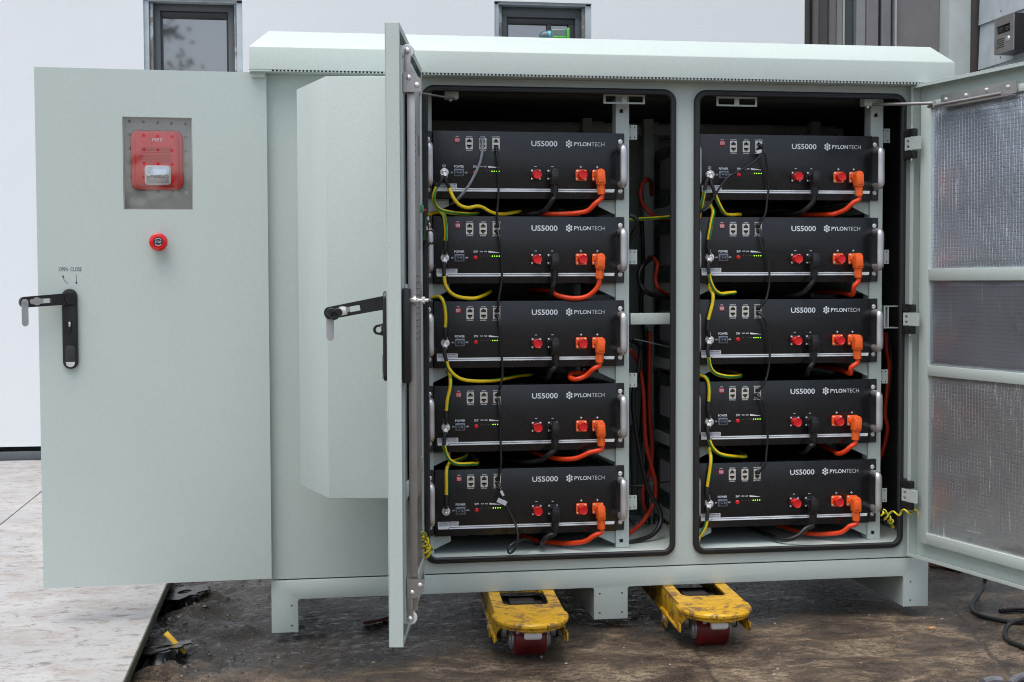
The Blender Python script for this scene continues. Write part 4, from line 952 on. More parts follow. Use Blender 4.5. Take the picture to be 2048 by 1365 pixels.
# pixel paths (u, v) with depth, measured on each cable
OR = {(0, 0): [(1198, 388, .015), (1190, 408, .018), (1173, 423, .028), (1138, 428, .045), (1094, 429, .07)],
      (0, 1): [(1199, 559, .015), (1192, 579, .02), (1172, 594, .028), (1143, 597, .035), (1114, 591, .05), (1103, 584, .07)],
      (0, 2): [(1192, 725, .015), (1186, 739, .02), (1172, 752, .03), (1153, 759, .035), (1140, 756, .05), (1145, 747, .08), (1170, 745, .11)],
      (0, 3): [(1191, 893, .015), (1178, 906, .02), (1156, 916, .03), (1130, 919, .045), (1100, 915, .08)],
      (0, 4): [(1195, 1056, .015), (1188, 1072, .02), (1170, 1083, .03), (1143, 1087, .05), (1110, 1086, .09), (1069, 1080, .13)],
      (1, 0): [(1712, 391, .015), (1706, 406, .018), (1692, 419, .028), (1673, 427, .045), (1656, 430, .06)],
      (1, 1): [(1710, 554, .015), (1708, 574, .02), (1704, 590, .045)],
      (1, 2): [(1706, 722, .015), (1702, 736, .02), (1700, 748, .04)],
      (1, 3): [(1709, 881, .015), (1701, 894, .02), (1689, 904, .03), (1675, 908, .05), (1667, 903, .09)],
      (1, 4): [(1706, 1042, .015), (1699, 1053, .02), (1685, 1064, .03), (1661, 1068, .05), (1614, 1067, .09)]}
BL = {(0, 0): [(1107, 388, .015), (1104, 402, .018), (1091, 420, .03), (1076, 427, .05), (1049, 429, .08)],
      (0, 1): [(1108, 559, .015), (1105, 575, .02), (1099, 590, .05)],
      (0, 2): [(1105, 727, .015), (1102, 743, .02), (1094, 756, .05)],
      (0, 3): [(1101, 893, .015), (1096, 910, .02), (1082, 921, .04), (1040, 924, .08)],
      (0, 4): [(1101, 1058, .015), (1097, 1072, .02), (1085, 1083, .025), (1085, 1090, .06)],
      (1, 0): [(1628, 392, .015), (1624, 407, .02), (1610, 420, .03), (1591, 428, .06)],
      (1, 1): [(1624, 554, .015), (1620, 572, .02), (1606, 586, .035), (1585, 592, .07)],
      (1, 2): [(1622, 724, .015), (1618, 738, .02), (1612, 752, .06)],
      (1, 3): [(1624, 882, .015), (1619, 894, .02), (1605, 907, .06)],
      (1, 4): [(1617, 1044, .015), (1611, 1058, .012), (1596, 1072, .012), (1572, 1080, .025), (1549, 1075, .06)]}
for key, pts in OR.items(): power_cable(key[0], key[1], False, pts)
for key, pts in BL.items(): power_cable(key[0], key[1], True, pts)
TG = {(0, 0): (888, 345), (0, 1): (889, 516), (0, 2): (888, 686), (0, 3): (891, 855), (0, 4): (891, 1023), (1, 0): (1417, 350), (1, 1): (1416, 514), (1, 2): (1415, 680), (1, 3): (1414, 843), (1, 4): (1415, 1007)}
TN = {}
def earth_wire(c, k, pts, nshr, label, upward=False):
    """pts run from the terminal; the first `nshr` px points are black heat-shrink"""
    TN[(c, k)] = TN.get((c, k), -1)+1
    tz = Vector((XB[c]+.0265, YR-.0045-.0036*TN[(c, k)], ZTP[c]-k*PITCH_Z-.0983))
    t = thing('earth_wire', label, 'wire', tz, 'yellow-green earth wires between the batteries')
    pp = P(pts); d0 = (pp[0]-tz).normalized(); sh = [tz+d0*.011+Vector((0, -.002, 0))]+pp[:nshr]
    g = G(); g.tube(sm(sh), [.0044]*len(sm(sh)), 12); part('heat_shrink', g, simple('matt_black_sleeve', (.022, .022, .023), .6), t)
    d = (pp[0]-tz).normalized()
    g = G(); g.tube([tz+d*.003+Vector((0, -.0012, 0)), tz+d*.014+Vector((0, -.0016, 0))], [.0062, .0050], 12, flat=(Vector((0, 1, 0)), .4)); g.turn(tz+Vector((0, .001, 0)), (0, -1, 0), [(0, .0098), (.0024, .0098), (.0028, .0092)], 22)
    part('ring_terminal', g, ZINC, t); g = G(); g.turn(tz+Vector((0, -.0016, 0)), (0, -1, 0), [(0, .0056), (.003, .0052), (.0042, .0036), (.0034, .0012)], 14); part('terminal_screw', g, CHROME, t)
    pp.append(pp[-1]+Vector((0, .22, .003)))
    g = G(); g.tube(sm(pp[nshr-1:]), .0047, 14, phase=random.uniform(.2, 1.4), twist=random.uniform(-5, 5)); part('jacket', g, YG, t)
y1, y2, y3 = .022, .028, .03
EW = [
 (0, 0, [(882, 362, y1), (873, 375, y2), (867, 392, .02), (869, 408, .025), (880, 420, .03), (904, 426, .035), (925, 428, .05), (943, 429, .07), (955, 428, .12)], 2, 'earth wire curling left below the top battery of the left rack'),
 (0, 0, [(892, 362, y1), (899, 377, y2), (906, 395, .02), (918, 410, .022), (935, 416, .025), (953, 413, .035), (966, 416, .045), (984, 426, .05), (1006, 429, .07), (1040, 424, .12)], 2, 'earth wire snaking right below the top battery of the left rack'),
 (0, 1, [(890, 500, y1), (891, 482, y1), (892, 464, .022), (890, 443, .024), (887, 430, .026), (879, 424, .035), (866, 427, .05), (850, 432, .08)], 2, 'earth wire dropping over the top left of the second battery, left rack'),
 (0, 1, [(888, 535, y1), (888, 553, y1), (890, 568, .022), (898, 583, .024), (913, 593, .03), (934, 597, .035), (955, 596, .05), (980, 583, .12)], 2, 'earth wire looping out below the second battery, left rack'),
 (0, 2, [(890, 668, y1), (891, 655, y1), (892, 638, .022), (890, 615, .024), (884, 598, .026), (875, 594, .04), (860, 598, .06), (850, 602, .08)], 2, 'earth wire arching over the top left of the middle battery, left rack'),
 (0, 2, [(889, 705, y1), (893, 723, y1), (897, 737, .022), (909, 751, .024), (926, 760, .03), (954, 763, .04), (985, 762, .06), (1008, 758, .08), (1036, 752, .12), (1065, 747, .18)], 2, 'long earth wire running right below the middle battery, left rack'),
 (0, 3, [(892, 838, y1), (893, 822, y1), (895, 800, .022), (900, 778, .024), (901, 762, .026), (899, 748, .045), (890, 742, .08), (880, 740, .12)], 2, 'earth wire falling straight onto the fourth battery, left rack'),
 (0, 3, [(889, 874, y1), (888, 891, y1), (891, 904, .022), (897, 918, .022), (909, 927, .026), (923, 929, .03), (943, 928, .05), (955, 926, .09)], 2, 'earth wire hooking right below the fourth battery, left rack'),
 (0, 4, [(892, 1006, y1), (893, 990, y1), (893, 960, .022), (893, 946, .024), (895, 934, .03), (901, 925, .045), (910, 922, .06), (924, 917, .09), (933, 908, .13)], 2, 'mostly yellow earth wire coming down onto the bottom battery, left rack'),
 (1, 0, [(1412, 366, y1), (1409, 382, y1), (1405, 402, .022), (1400, 425, .028), (1392, 440, .06)], 2, 'short earth wire leaning left below the top battery, right rack'),
 (1, 0, [(1423, 368, y1), (1430, 388, y1), (1436, 404, .022), (1446, 423, .03), (1455, 430, .05), (1480, 430, .1)], 2, 'short earth wire leaning right below the top battery, right rack'),
 (1, 1, [(1416, 498, y1), (1417, 480, y1), (1420, 463, .022), (1424, 440, .024), (1427, 425, .026), (1422, 413, .04), (1412, 410, .07)], 2, 'earth wire bending over the top of the second battery, right rack'),
 (1, 1, [(1416, 532, y1), (1418, 549, y1), (1421, 563, .022), (1429, 580, .024), (1441, 588, .03), (1456, 587, .04), (1468, 585, .07)], 2, 'earth wire sweeping below the second battery, right rack'),
 (1, 2, [(1415, 660, y1), (1417, 640, y1), (1421, 624, .022), (1425, 608, .024), (1426, 590, .026), (1419, 578, .04), (1413, 566, .07)], 2, 'earth wire dropping onto the middle battery, right rack'),
 (1, 2, [(1415, 700, y1), (1417, 715, y1), (1420, 733, .022), (1429, 746, .024), (1445, 752, .03), (1466, 754, .05), (1480, 750, .1)], 2, 'earth wire curving below the middle battery, right rack'),
 (1, 3, [(1416, 822, y1), (1418, 803, y1), (1419, 783, .022), (1417, 765, .024), (1410, 754, .028), (1398, 751, .045), (1388, 752, .08)], 2, 'mostly yellow earth wire arching onto the fourth battery, right rack'),
 (1, 3, [(1415, 862, y1), (1418, 880, y1), (1424, 894, .022), (1434, 905, .024), (1448, 911, .03), (1474, 914, .06), (1490, 912, .1)], 2, 'earth wire curving below the fourth battery, right rack'),
 (1, 4, [(1414, 990, y1), (1415, 974, y1), (1420, 940, .022), (1422, 918, .024), (1419, 900, .04), (1414, 890, .08)], 2, 'earth wire dropping onto the bottom battery, right rack'),
 (1, 4, [(1415, 1025, y1), (1414, 1042, y1), (1409, 1058, .022), (1398, 1075, .022), (1388, 1086, .03)], 2, 'earth wire slanting left below the bottom battery, right rack')]
for a in EW: earth_wire(*a)
def link(pts, label, r=.0027, m=None, start=True, end=True, name='data_cable', group='thin black data cables', tags=()):
    pp = P(pts); t = thing(name, label, 'cable', pp[len(pp)//2], group); m = m or BLCABLE
    g = G(); g.tube(sm(pp), r, 10); part('jacket', g, m, t)
    for on, i, j in ((start, 0, 1), (end, -1, -2)):
        if on:
            c = pp[i]; g = G(); g.box(c.x-.0052, c.x+.0052, YR-.012, YR-.0008, c.z-.0042, c.z+.0042, .001); d = (pp[j]-c).normalized()
            g.tube([c, c+d*.010], [.0045, .0034], 10); part('plug', g, m, t)
    for (u, v, yy, du, dv, wv) in tags:
        a = at(u, v, Y=yy); b = at(u+du, v+dv, Y=yy); s_ = (b-a).normalized(); o = Vector((s_.z, 0, -s_.x))*wv
        g = G(); g._add([a-o, b-o, b+o, a+o, a-o+Vector((0, .0006, 0)), b-o+Vector((0, .0006, 0)), b+o+Vector((0, .0006, 0)), a+o+Vector((0, .0006, 0))], [(0, 1, 2, 3), (4, 5, 6, 7), (0, 1, 5, 4), (1, 2, 6, 5), (2, 3, 7, 6), (3, 0, 4, 7)]); part('tag', g, LABELW, t)
q0, q1, q2 = .028, .018, .022
link([(993, 297, q0), (994, 315, .02), (995, 336, .022), (997, 371, .024), (996, 402, .024), (994, 432, .024), (995, 452, q0)], 'data cable hanging from the top battery to the second, left rack')
link([(996, 463, q0), (999, 478, .018), (1001, 500, .02), (1003, 525, .022), (1004, 546, .022), (1002, 572, .022), (997, 602, .02), (995, 622, q0)], 'data cable from the second battery to the middle one, left rack')
link([(995, 632, q0), (999, 650, .018), (1001, 690, .02), (1004, 723, .022), (1005, 749, .022), (1002, 768, .02), (997, 790, q0)], 'data cable from the middle battery to the fourth, left rack')
link([(996, 801, q0), (999, 820, .018), (1000, 860, .022), (1001, 880, .022), (1002, 909, .022), (1002, 930, .02), (996, 960, q0)], 'data cable from the fourth battery to the bottom one, left rack')
link([(997, 970, q0), (1003, 985, .015), (1007, 995, .01), (1013, 1013, .008), (1028, 1042, .0), (1035, 1065, -.012), (1035, 1083, -.02), (1029, 1100, -.022), (1020, 1107, -.022), (1016, 1102, -.022), (1021, 1091, -.018), (1035, 1083, -.008), (1050, 1079, .02), (1060, 1081, .05), (1073, 1090, .10), (1080, 1088, .15)], 'loose data cable with white tags looping below the bottom left battery', end=False, tags=((1002, 982, .006, 5, 10, .0032), (995, 1000, .004, 18, 8, .0055)))
link([(1519, 301, q0), (1523, 308, .012), (1511, 322, .01), (1485, 339, .012), (1457, 355, .014), (1436, 381, .015), (1422, 404, .018), (1400, 425, .02), (1390, 436, .05)], 'data cable slanting left across the top battery of the right rack', end=False, tags=((1513, 305, .008, 10, -3, .004),))
link([(1522, 292, q0), (1529, 305, .012), (1533, 330, .016), (1535, 350, .02), (1537, 376, .022), (1534, 404, .022), (1530, 430, .022), (1517, 452, q0)], 'data cable from the top battery to the second, right rack')
link([(1519, 461, q0), (1525, 475, .018), (1528, 492, .02), (1536, 522, .022), (1539, 553, .022), (1537, 580, .022), (1530, 604, .02), (1518, 616, q0)], 'data cable from the second battery to the middle one, right rack')
link([(1518, 626, q0), (1527, 634, .016), (1534, 660, .02), (1539, 700, .022), (1539, 722, .022), (1536, 744, .022), (1529, 767, .02), (1517, 781, q0)], 'data cable from the middle battery to the fourth, right rack')
link([(1515, 791, q0), (1525, 800, .016), (1531, 830, .02), (1535, 860, .022), (1535, 885, .022), (1533, 903, .022), (1530, 931, .02), (1516, 946, q0)], 'data cable from the fourth battery to the bottom one, right rack')
link([(965, 280, q0), (965, 300, .02), (960, 325, .016), (949, 351, .016), (935, 375, .018), (914, 400, .03), (895, 412, .09)], 'grey data cable curving down across the top left battery', r=.0034, m=GREYC, end=False, group=None)
# cables inside the gap between the racks
def loose(name, pts, r, m, label, cat='cable', group=None, twist=0):
    pp = P(pts); g = G(); g.tube(sm(pp), r, 12, twist=twist); o = part(name, g, m); tag(o, label, cat, group); return o
GA, GB = .20, .26
loose('power_cable', [(1345, 438, .30), (1322, 436, .24), (1306, 431, GA), (1289, 414, GA), (1281, 394, GA), (1283, 373, GA), (1292, 360, GA), (1301, 363, GB), (1303, 390, .32)], .0054, SHADED_ORCABLE, 'shaded orange-red cable loop in the gap between the racks, uppermost')
loose('power_cable', [(1345, 592, .28), (1320, 580, GA), (1311, 559, GA), (1315, 530, GA), (1306, 516, GB), (1298, 516, .32)], .0054, SHADED_ORCABLE, 'shaded orange-red cable loop in the gap beside the second battery row')
loose('power_cable', [(1345, 597, .26), (1299, 588, .17), (1281, 569, .17), (1279, 545, .17), (1292, 525, .19), (1306, 515, .28)], .0062, BLCABLE, 'black cable loop in the gap beside the second battery row')
loose('power_cable', [(1255, 700, .08), (1265, 706, .12), (1278, 732, GA), (1287, 788, GA), (1291, 881, GA), (1302, 930, GA), (1311, 967, GA), (1308, 1005, GA), (1287, 1042, .16), (1262, 1065, .12), (1240, 1078, .1)], .0054, SHADED_ORCABLE, 'long shaded orange-red cable bowing to the right low in the gap between the racks')
loose('power_cable', [(1300, 665, .3), (1300, 690, .28), (1299, 807, .28), (1304, 900, .28), (1300, 941, .27), (1287, 975, .26), (1286, 1005, .26), (1294, 1030, .3)], .0054, SHADED_ORCABLE, 'shaded orange-red cable hanging straight down behind the bowed one in the gap')
loose('power_cable', [(1290, 655, .34), (1294, 690, .33), (1296, 844, .33), (1293, 956, .33), (1296, 1040, .33)], .0058, BLCABLE, 'straight black cable at the back of the gap between the racks')
loose('power_cable', [(1262, 680, .1), (1276, 690, .14), (1281, 705, .15), (1276, 743, .15), (1266, 799, .15), (1275, 881, .15), (1295, 975, .15), (1317, 1016, .15), (1321, 1046, .14), (1302, 1072, .12), (1262, 1085, .10), (1240, 1088, .1)], .0058, BLCABLE, 'black cable sweeping right to the floor of the gap between the racks')
loose('power_cable', [(1284, 440, .36), (1286, 520, .36), (1282, 620, .36), (1290, 700, .36), (1280, 900, .36)], .0055, BLCABLE, 'thin black cable high at the back wall of the gap')
loose('power_cable', [(1258, 432, .07), (1268, 434, .07), (1274, 442, .07), (1272, 458, .08), (1262, 476, .09), (1255, 490, .1)], .0058, BLCABLE, 'short black cable hooking round the post beside the second left battery')
loose('flexible_conduit', [(1268, 850, .28), (1268, 900, .28), (1269, 960, .28), (1268, 1000, .28)], .010, simple('grey_corrugated_conduit', (.05, .055, .055), .5), 'grey corrugated conduit behind the left rack post', 'conduit')
loose('earth_wire', [(1255, 441, .10), (1265, 440, .10), (1290, 438, .12), (1320, 436, .13), (1350, 433, .14)], .0042, YG, 'earth wire crossing the gap between the racks level with the second row', 'wire', twist=3)
loose('cable_tie', [(1258, 972, .16), (1290, 971, .15), (1320, 966, .15), (1350, 962, .2)], .0016, BLCABLE, 'black cable tie stretched across the gap between the racks', 'cable tie')
loose('clear_strap', [(1262, 678, .1), (1290, 683, .12), (1310, 688, .12), (1345, 696, .2)], .0016, GREYC, 'thin grey strap crossing the gap below the rail', 'strap')
loose('power_cable', [(1772, 665, .12), (1773, 700, .12), (1778, 731, .12), (1774, 779, .12), (1770, 830, .12), (1775, 857, .12), (1768, 895, .13), (1758, 920, .14)], .0054, SHADED_ORCABLE, 'shaded orange-red cable to the right of the right rack')
loose('power_cable', [(1776, 670, .13), (1783, 720, .13), (1780, 770, .13), (1772, 820, .13), (1764, 850, .14)], .0058, BLCABLE, 'black cable to the right of the right rack')
g = G(); a, b = at(1262, 1040, Y=.40), at(1340, 1075, Y=.40)
g.box(a.x, b.x, .36, .44, FZ+.001, a.z, .003)
gd = tag(part('floor_duct', g, GALV), 'grey slotted duct on the cabinet floor in the gap', 'duct')
g = G()
for k in range(5): g.box(a.x+.025+k*.013, a.x+.031+k*.013, .3592, .3602, FZ+.014, a.z-.005)
part('duct_slots', g, DARKH, gd)

# green terminal plug with its wires at the middle door
tp = at(841, 418, Y=-.20)
tw = thing('terminal_plug', 'green terminal plug with a bundle of thin wires beside the middle door', 'connector', tp)
g = G(); g.box(tp.x-.0065, tp.x+.0065, -.21, -.192, tp.z-.008, tp.z+.008, .0015); part('block', g, GREENP, tw)
g = G(); g.tube(P([(846, 420, -.20), (852, 424, -.19), (856, 436, -.18), (857, 455, -.16), (855, 470, -.14), (850, 480, -.12)]), .0014, 8); part('brown_wire', g, simple('brown_wire', (.22, .06, .045), .5), tw)
g = G(); g.tube(P([(853, 436, -.18), (851, 455, -.16), (849, 470, -.14), (848, 481, -.12)]), .0015, 8); part('green_wire', g, simple('green_wire', (.04, .3, .10), .5), tw)
g = G(); g.tube(P([(838, 409, -.20), (836, 413, -.20)]), .0024, 8); g.tube(P([(846, 420, -.20), (851, 421, -.195)]), .0024, 8); part('red_sleeve', g, RED, tw)
g = G()
for q in ((856, 437, -.181), (854, 457, -.158)): 
    c = at(q[0], q[1], Y=q[2]); g.cyl(c+Vector((0, 0, .004)), c-Vector((0, 0, .004)), .0024)
part('wire_marker', g, LABELW, tw)
lp = [at(861+9*math.cos(R(q)), 475+14*math.sin(R(q)), Y=-.10) for q in range(100, 441, 20)]
g = G(); g.tube(lp+P([(862, 485, -.10), (852, 496, -.10), (848, 503, -.10)]), .0022, 8); g.tube(P([(849, 480, -.12), (847, 490, -.11), (845, 505, -.10)]), .0035, 8); part('tied_loop', g, BLCABLE, tw)

# coiled earth leads at the door hinges
def coil(pts, r, turns, R0=.0035, lead=None):
    pp = sm(P(pts)); L = [0]
    for a, b in zip(pp, pp[1:]): L.append(L[-1]+(b-a).length)
    out = []; n = int(turns*14); tot = L[-1]; j = 0
    for i in range(n+1):
        s = tot*i/n
        while j < len(L)-2 and L[j+1] < s: j += 1
        f = (s-L[j])/max(L[j+1]-L[j], 1e-9); c = pp[j].lerp(pp[j+1], f); t = (pp[j+1]-pp[j]).normalized()
        e1 = t.cross(Vector((0, 1, 0))); e1 = e1.normalized() if e1.length > .01 else Vector((1, 0, 0)); e2 = t.cross(e1); a = 2*math.pi*turns*i/n
        k = min(1, i/7, (n-i)/7); rr_ = R0[int(i/n*(len(R0)-1))] if isinstance(R0, list) else R0
        out.append(c+(e1*math.cos(a)+e2*math.sin(a))*rr_*k)
    return out
cw1 = thing('coiled_earth_lead', 'coiled yellow-green earth lead bolted to the foot of the right door', 'wire', at(1800, 1030, Y=-.02), 'coiled earth leads at the door hinges')
g = G(); g.tube(coil([(1764, 1024, -.02), (1772, 1034, -.02), (1781, 1042, -.018), (1783, 1052, -.01)], 0, 4.2, [.007, .007, .006, .004, .003]), .0026, 9, twist=30); g.tube(coil([(1766, 1020, -.022), (1785, 1028, -.026), (1810, 1024, -.036), (1830, 1024, -.046), (1840, 1036, -.05)], 0, 3.6, .0055), .0026, 9, twist=30); part('jacket', g, YG, cw1)
g = G(); e_ = at(1842, 1040, Y=-.052); g.tube([at(1838, 1032, Y=-.05), e_], .003, 10); g.tube(P([(1783, 1050, -.010), (1787, 1056, -.004)]), .003, 10); part('insulated_lug', g, simple('yellow_lug', (.75, .42, .01), .4), cw1)
g = G(); e_ = at(1842, 1045, Y=-.053); g.turn(e_+Vector((0, .004, 0)), (-.9, -.4, 0), [(0, .0052), (.004, .005), (.006, .002)], 12); part('bolt', g, CHROME, cw1)
cw2 = thing('coiled_earth_lead', 'coiled yellow-green earth lead hanging at the foot of the middle door', 'wire', at(848, 1090, Y=-.18), 'coiled earth leads at the door hinges')
g = G(); g.tube(coil([(838, 1066, -.22), (846, 1072, -.20), (850, 1090, -.17), (851, 1106, -.14), (855, 1114, -.12)], 0, 5, [.006, .009, .011, .0095, .007]), .0031, 9, twist=30); g.tube(coil([(855, 1076, -.03), (860, 1092, -.05), (857, 1108, -.10)], 0, 2, .006), .0024, 9, twist=30); part('jacket', g, YG, cw2)
g = G(); g.tube(P([(832, 1073, -.235), (839, 1065, -.22)]), .003, 10); part('insulated_lug', g, simple('yellow_lug2', (.75, .42, .01), .4), cw2)
g = G(); e_ = at(829, 1077, Y=-.24); g.cyl(e_-Vector((.004, 0, 0)), e_+Vector((.004, 0, 0)), .0045, n=6); part('bolt', g, CHROME, cw2)

# ------------------------------------------------------------------ pallet truck
FA = .065; fd = Vector((math.sin(FA), math.cos(FA), 0)); fn = Vector((math.cos(FA), -math.sin(FA), 0))
ta, tb = at(1069, 1248, Z=.100), at(1446, 1228, Z=.100)
tr = thing('pallet_truck', 'yellow pallet truck with scratched forks and red wheels under the cabinet', 'pallet truck', ((ta.x+tb.x)/2, ta.y+.4, 0))
ZF = .101
for i, tp_ in enumerate((ta, tb)):
    # local frame: x across, y along the fork (0 = tip)
    MM = Matrix(((fn.x, fd.x, 0, tp_.x), (fn.y, fd.y, 0, tp_.y), (0, 0, 1, 0), (0, 0, 0, 1)))
    g = G(MM); hw = .078
    out = [(-hw, 1.15), (-hw, .100), (-hw*.97, .068), (-hw*.82, .034), (-hw*.5, .008), (0, -.003), (hw*.5, .008), (hw*.82, .034), (hw*.97, .068), (hw, .100), (hw, 1.15)]
    op_ = [(x, y) for x, y in rrect(-.052, .052, .172, .315, .018, 4)]
    g.prism(out, [op_], 'z', ZF-.005, ZF-.0002)
    # rolled nose and side flanges
    rim = [Vector((x, y+.002, ZF-.0075)) for x, y in out[1:-1]]; g.tube(sm(rim), .0075, 10)
    lo = [Vector((x*.985, y+.004, ZF-.018)) for x, y in out[1:-1]]
    for aa, bb in zip(sm(rim), sm(rim)[1:]): 
        n_ = .0045
        def dp(p): 
            t_ = min(1, max(0, abs(p.x)/hw)); return ZF-.020-.030*max(0, (t_-.86)/.14)*min(1, max(0, (p.y-.03)/.05))
        g._add([aa+Vector((0, .002, 0)), bb+Vector((0, .002, 0)), Vector((bb.x, bb.y+.002, dp(bb))), Vector((aa.x, aa.y+.002, dp(aa)))], [(0, 1, 2, 3)])
    for s in (-1, 1):
        x0, x1 = sorted((s*(hw-.004), s*hw)); g.box(x0, x1, .085, 1.15, ZF-.058, ZF-.005, .0015)
        g.box(min(s*hw, s*(hw+.005)), max(s*hw, s*(hw+.005)), .07, .10, ZF-.060, ZF-.040, .003)
        g.tube([(s*(hw+.001), .085, ZF-.058), (s*(hw+.001), 1.1, ZF-.058)], .004, 8)
    g.box(-.028, .028, .014, .050, ZF-.026, ZF-.006, .003)
    fk = part('fork', g, YELLOW, tr)
    g = G(MM); g.box(-.060, .060, .16, .42, ZF-.070, ZF-.036, .006); g.prism([(-.036, .20), (.036, .20), (.056, .235), (.056, .36), (-.056, .36), (-.056, .235)], (), 'z', ZF-.036, ZF-.026, bev=.004); g.box(-.03, .03, .27, .32, ZF-.026, ZF-.018, .003); part('roller_frame', g, simple('dirty_dark_casting', (.035, .032, .03), .55, bs=.4, bscale=60), fk)
    g = G(MM); g.turn((-.036, .118, .0405), (1, 0, 0), [(0, .036), (.004, .040), (.068, .040), (.072, .036)], 40); part('load_wheel', g, WHEEL, tr)
    for s in (-1, 1): g = G(MM); g.turn((s*.0365, .118, .0405), (s, 0, 0), [(0, .026), (.004, .026), (.006, .020), (.010, .018)], 24); g.turn((s*.050, .135, .054), (s, 0, 0), [(0, .017), (.010, .017), (.012, .012)], 20); part('wheel_bearing', g, GALV, tr)
    for s in (-1, 1): g = G(MM); g.turn((s*.060, .165, .046), (s, 0, 0), [(0, .019), (.010, .019)], 20); part('side_link', g, BLACK, tr)
    g = G(MM); g.tube([(-.019, .034, ZF-.034), (-.015, .034, ZF-.034), (.015, .034, ZF-.034), (.019, .034, ZF-.034)], [.008, .0105, .0105, .008], 20); part('entry_roller', g, WPLAS, tr)
    for s in (-1, 1): g = G(MM); g.cyl((s*.030, .036, ZF-.026), (s*.037, .036, ZF-.026), .0065, n=6); part('axle_nut', g, GALV, tr)
    g = G(MM)
    g.cyl((-.030, .036, ZF-.026), (.030, .036, ZF-.026), .003)
    part('axle', g, GALV, tr); g = G(MM)
    for yy in (.25,): g.cyl((-hw-.006, yy, ZF-.070), (-hw+.01, yy, ZF-.070), .008, n=16)
    part('axle_nut', g, GALV, tr)
    g = G(MM); g.box(-hw-.004, -hw+.002, .22, .28, ZF-.088, ZF-.05, .006, seg=3); part('lifting_lug', g, YELLOW, fk)
g = G(); q_ = (ta+tb)/2+fd*1.2; MM = Matrix(((fn.x, fd.x, 0, q_.x), (fn.y, fd.y, 0, q_.y), (0, 0, 1, 0), (0, 0, 0, 1))); g = G(MM); g.box(-.28, .28, 0, .12, .06, .22, .01); part('fork_frame', g, YELLOW, tr)
g = G(MM); g.tube([(0, .14, .2), (0, .20, .5), (0, .3, .95)], .016, 12); g.tube([(-.09, .3, .95), (.09, .3, .95)], .012, 12); part('tow_bar', g, BLACK, tr)
g = G(MM); 
for s in (-1, 1): g.cyl((s*.02, .13, .09), (s*.07, .13, .09), .09, n=32)
part('steering_wheel', g, BLACK, tr)

# ------------------------------------------------------------------ far tree line (mirrored in the window, the alarm cover and the foil)
g = G(); rt_ = random.Random(3)
for k in range(46):
    x = -60+k*2.7+rt_.uniform(-1, 1); y = -46+rt_.uniform(-4, 4); h = rt_.uniform(4.0, 5.4); r = rt_.uniform(1.6, 2.6)
    g.cyl((x, y, -.5), (x, y, h*.6), .18, .09, 7, 1)
    for q in range(420):
        a, b_, c_ = rt_.gauss(0, .42), rt_.gauss(0, .42), rt_.gauss(0, .36); p_ = Vector((x+a*r, y+b_*r, h*.55+c_*h*.48)); e = rt_.uniform(.25, .55)
        u_ = Vector((rt_.uniform(-1, 1), rt_.uniform(-1, 1), rt_.uniform(-1, 1))).normalized()*e; w_ = u_.orthogonal().normalized()*e*.7
        g._add([p_-u_, p_-w_, p_+u_, p_+w_], [(0, 1, 2, 3)], 0, False)
tl_ = part('tree_line', g, [simple('distant_foliage', (.055, .075, .035), .8, var=.4), simple('distant_bark', (.08, .06, .045), .9)], kind='stuff')
sap = thing('young_tree', 'slim young tree whose leaves are mirrored in the left window', 'tree', (-1.75, -4.3, 0))
g = G(); g.tube(sm([Vector(q) for q in ((-1.75, -4.3, 0), (-1.72, -4.28, 1.0), (-1.66, -4.2, 2.0), (-1.6, -4.15, 2.9))]), .018, 9)
br_ = []
for k in range(20):
    z = 1.7+k*.075; a = k*2.4; l = .30+.28*rt_.random(); c = Vector((-1.66, -4.2, z)); e = c+Vector((math.cos(a)*l+.22, math.sin(a)*l, .12+.15*rt_.random())); br_.append((c, e)); g.tube(sm([c, (c+e)/2+Vector((0, 0, .04)), e]), .005, 6)
part('trunk', g, simple('young_bark', (.09, .07, .05), .8), sap)
g = G()
for c, e in br_:
    for q in range(48):
        p_ = c.lerp(e, rt_.uniform(.3, 1.1))+Vector((rt_.gauss(0, .06), rt_.gauss(0, .06), rt_.gauss(0, .05))); u_ = Vector((rt_.uniform(-1, 1), rt_.uniform(-1, 1), rt_.uniform(-1, .3))).normalized()*.036; w_ = u_.orthogonal().normalized()*.021
        g._add([p_-u_, p_-w_, p_+u_, p_+w_], [(0, 1, 2, 3)], 0, False)
part('crown', g, simple('young_leaves', (.025, .045, .016), .6, var=.3), sap)
# ------------------------------------------------------------------ ground clutter
def gp(u, v, h=.006):
    p = at(u, v, Z=h); return at(u, v, Z=h+gh(p.x, p.y))
hc = thing('rubber_hose', 'thick black cable snaking and coiling on the ground under the right door', 'cable', gp(1945, 1215))
g = G(); g.tube(sm([gp(1905, 1120, .02), gp(1940, 1138, .01), at(1969, 1150, Z=.03), gp(1966, 1172), gp(1955, 1192), gp(1945, 1208), gp(1947, 1222), gp(1965, 1233), gp(1995, 1240), gp(2030, 1245), gp(2070, 1247), gp(2110, 1262), gp(2110, 1290), gp(2070, 1300), gp(2040, 1292), gp(2018, 1282), gp(2010, 1266), at(2020, 1248, Z=.02), at(2050, 1239, Z=.025), at(2090, 1236, Z=.02)]), .0055, 12); part('jacket', g, simple('dusty_black_rubber', (.016, .016, .017), .5, var=.3, bs=.4, bscale=80), hc)
g = G(); g.tube(sm([gp(2000, 1223), gp(2020, 1221), gp(2050, 1222), gp(2090, 1226)]), .0055, 12); g.tube(sm([gp(2006, 1220, .012), gp(2030, 1217, .014), gp(2070, 1218, .012)]), .0035, 10)
tag(part('rubber_hose', g, RUBBER), 'straight black cable end lying on the ground at the right edge', 'cable')
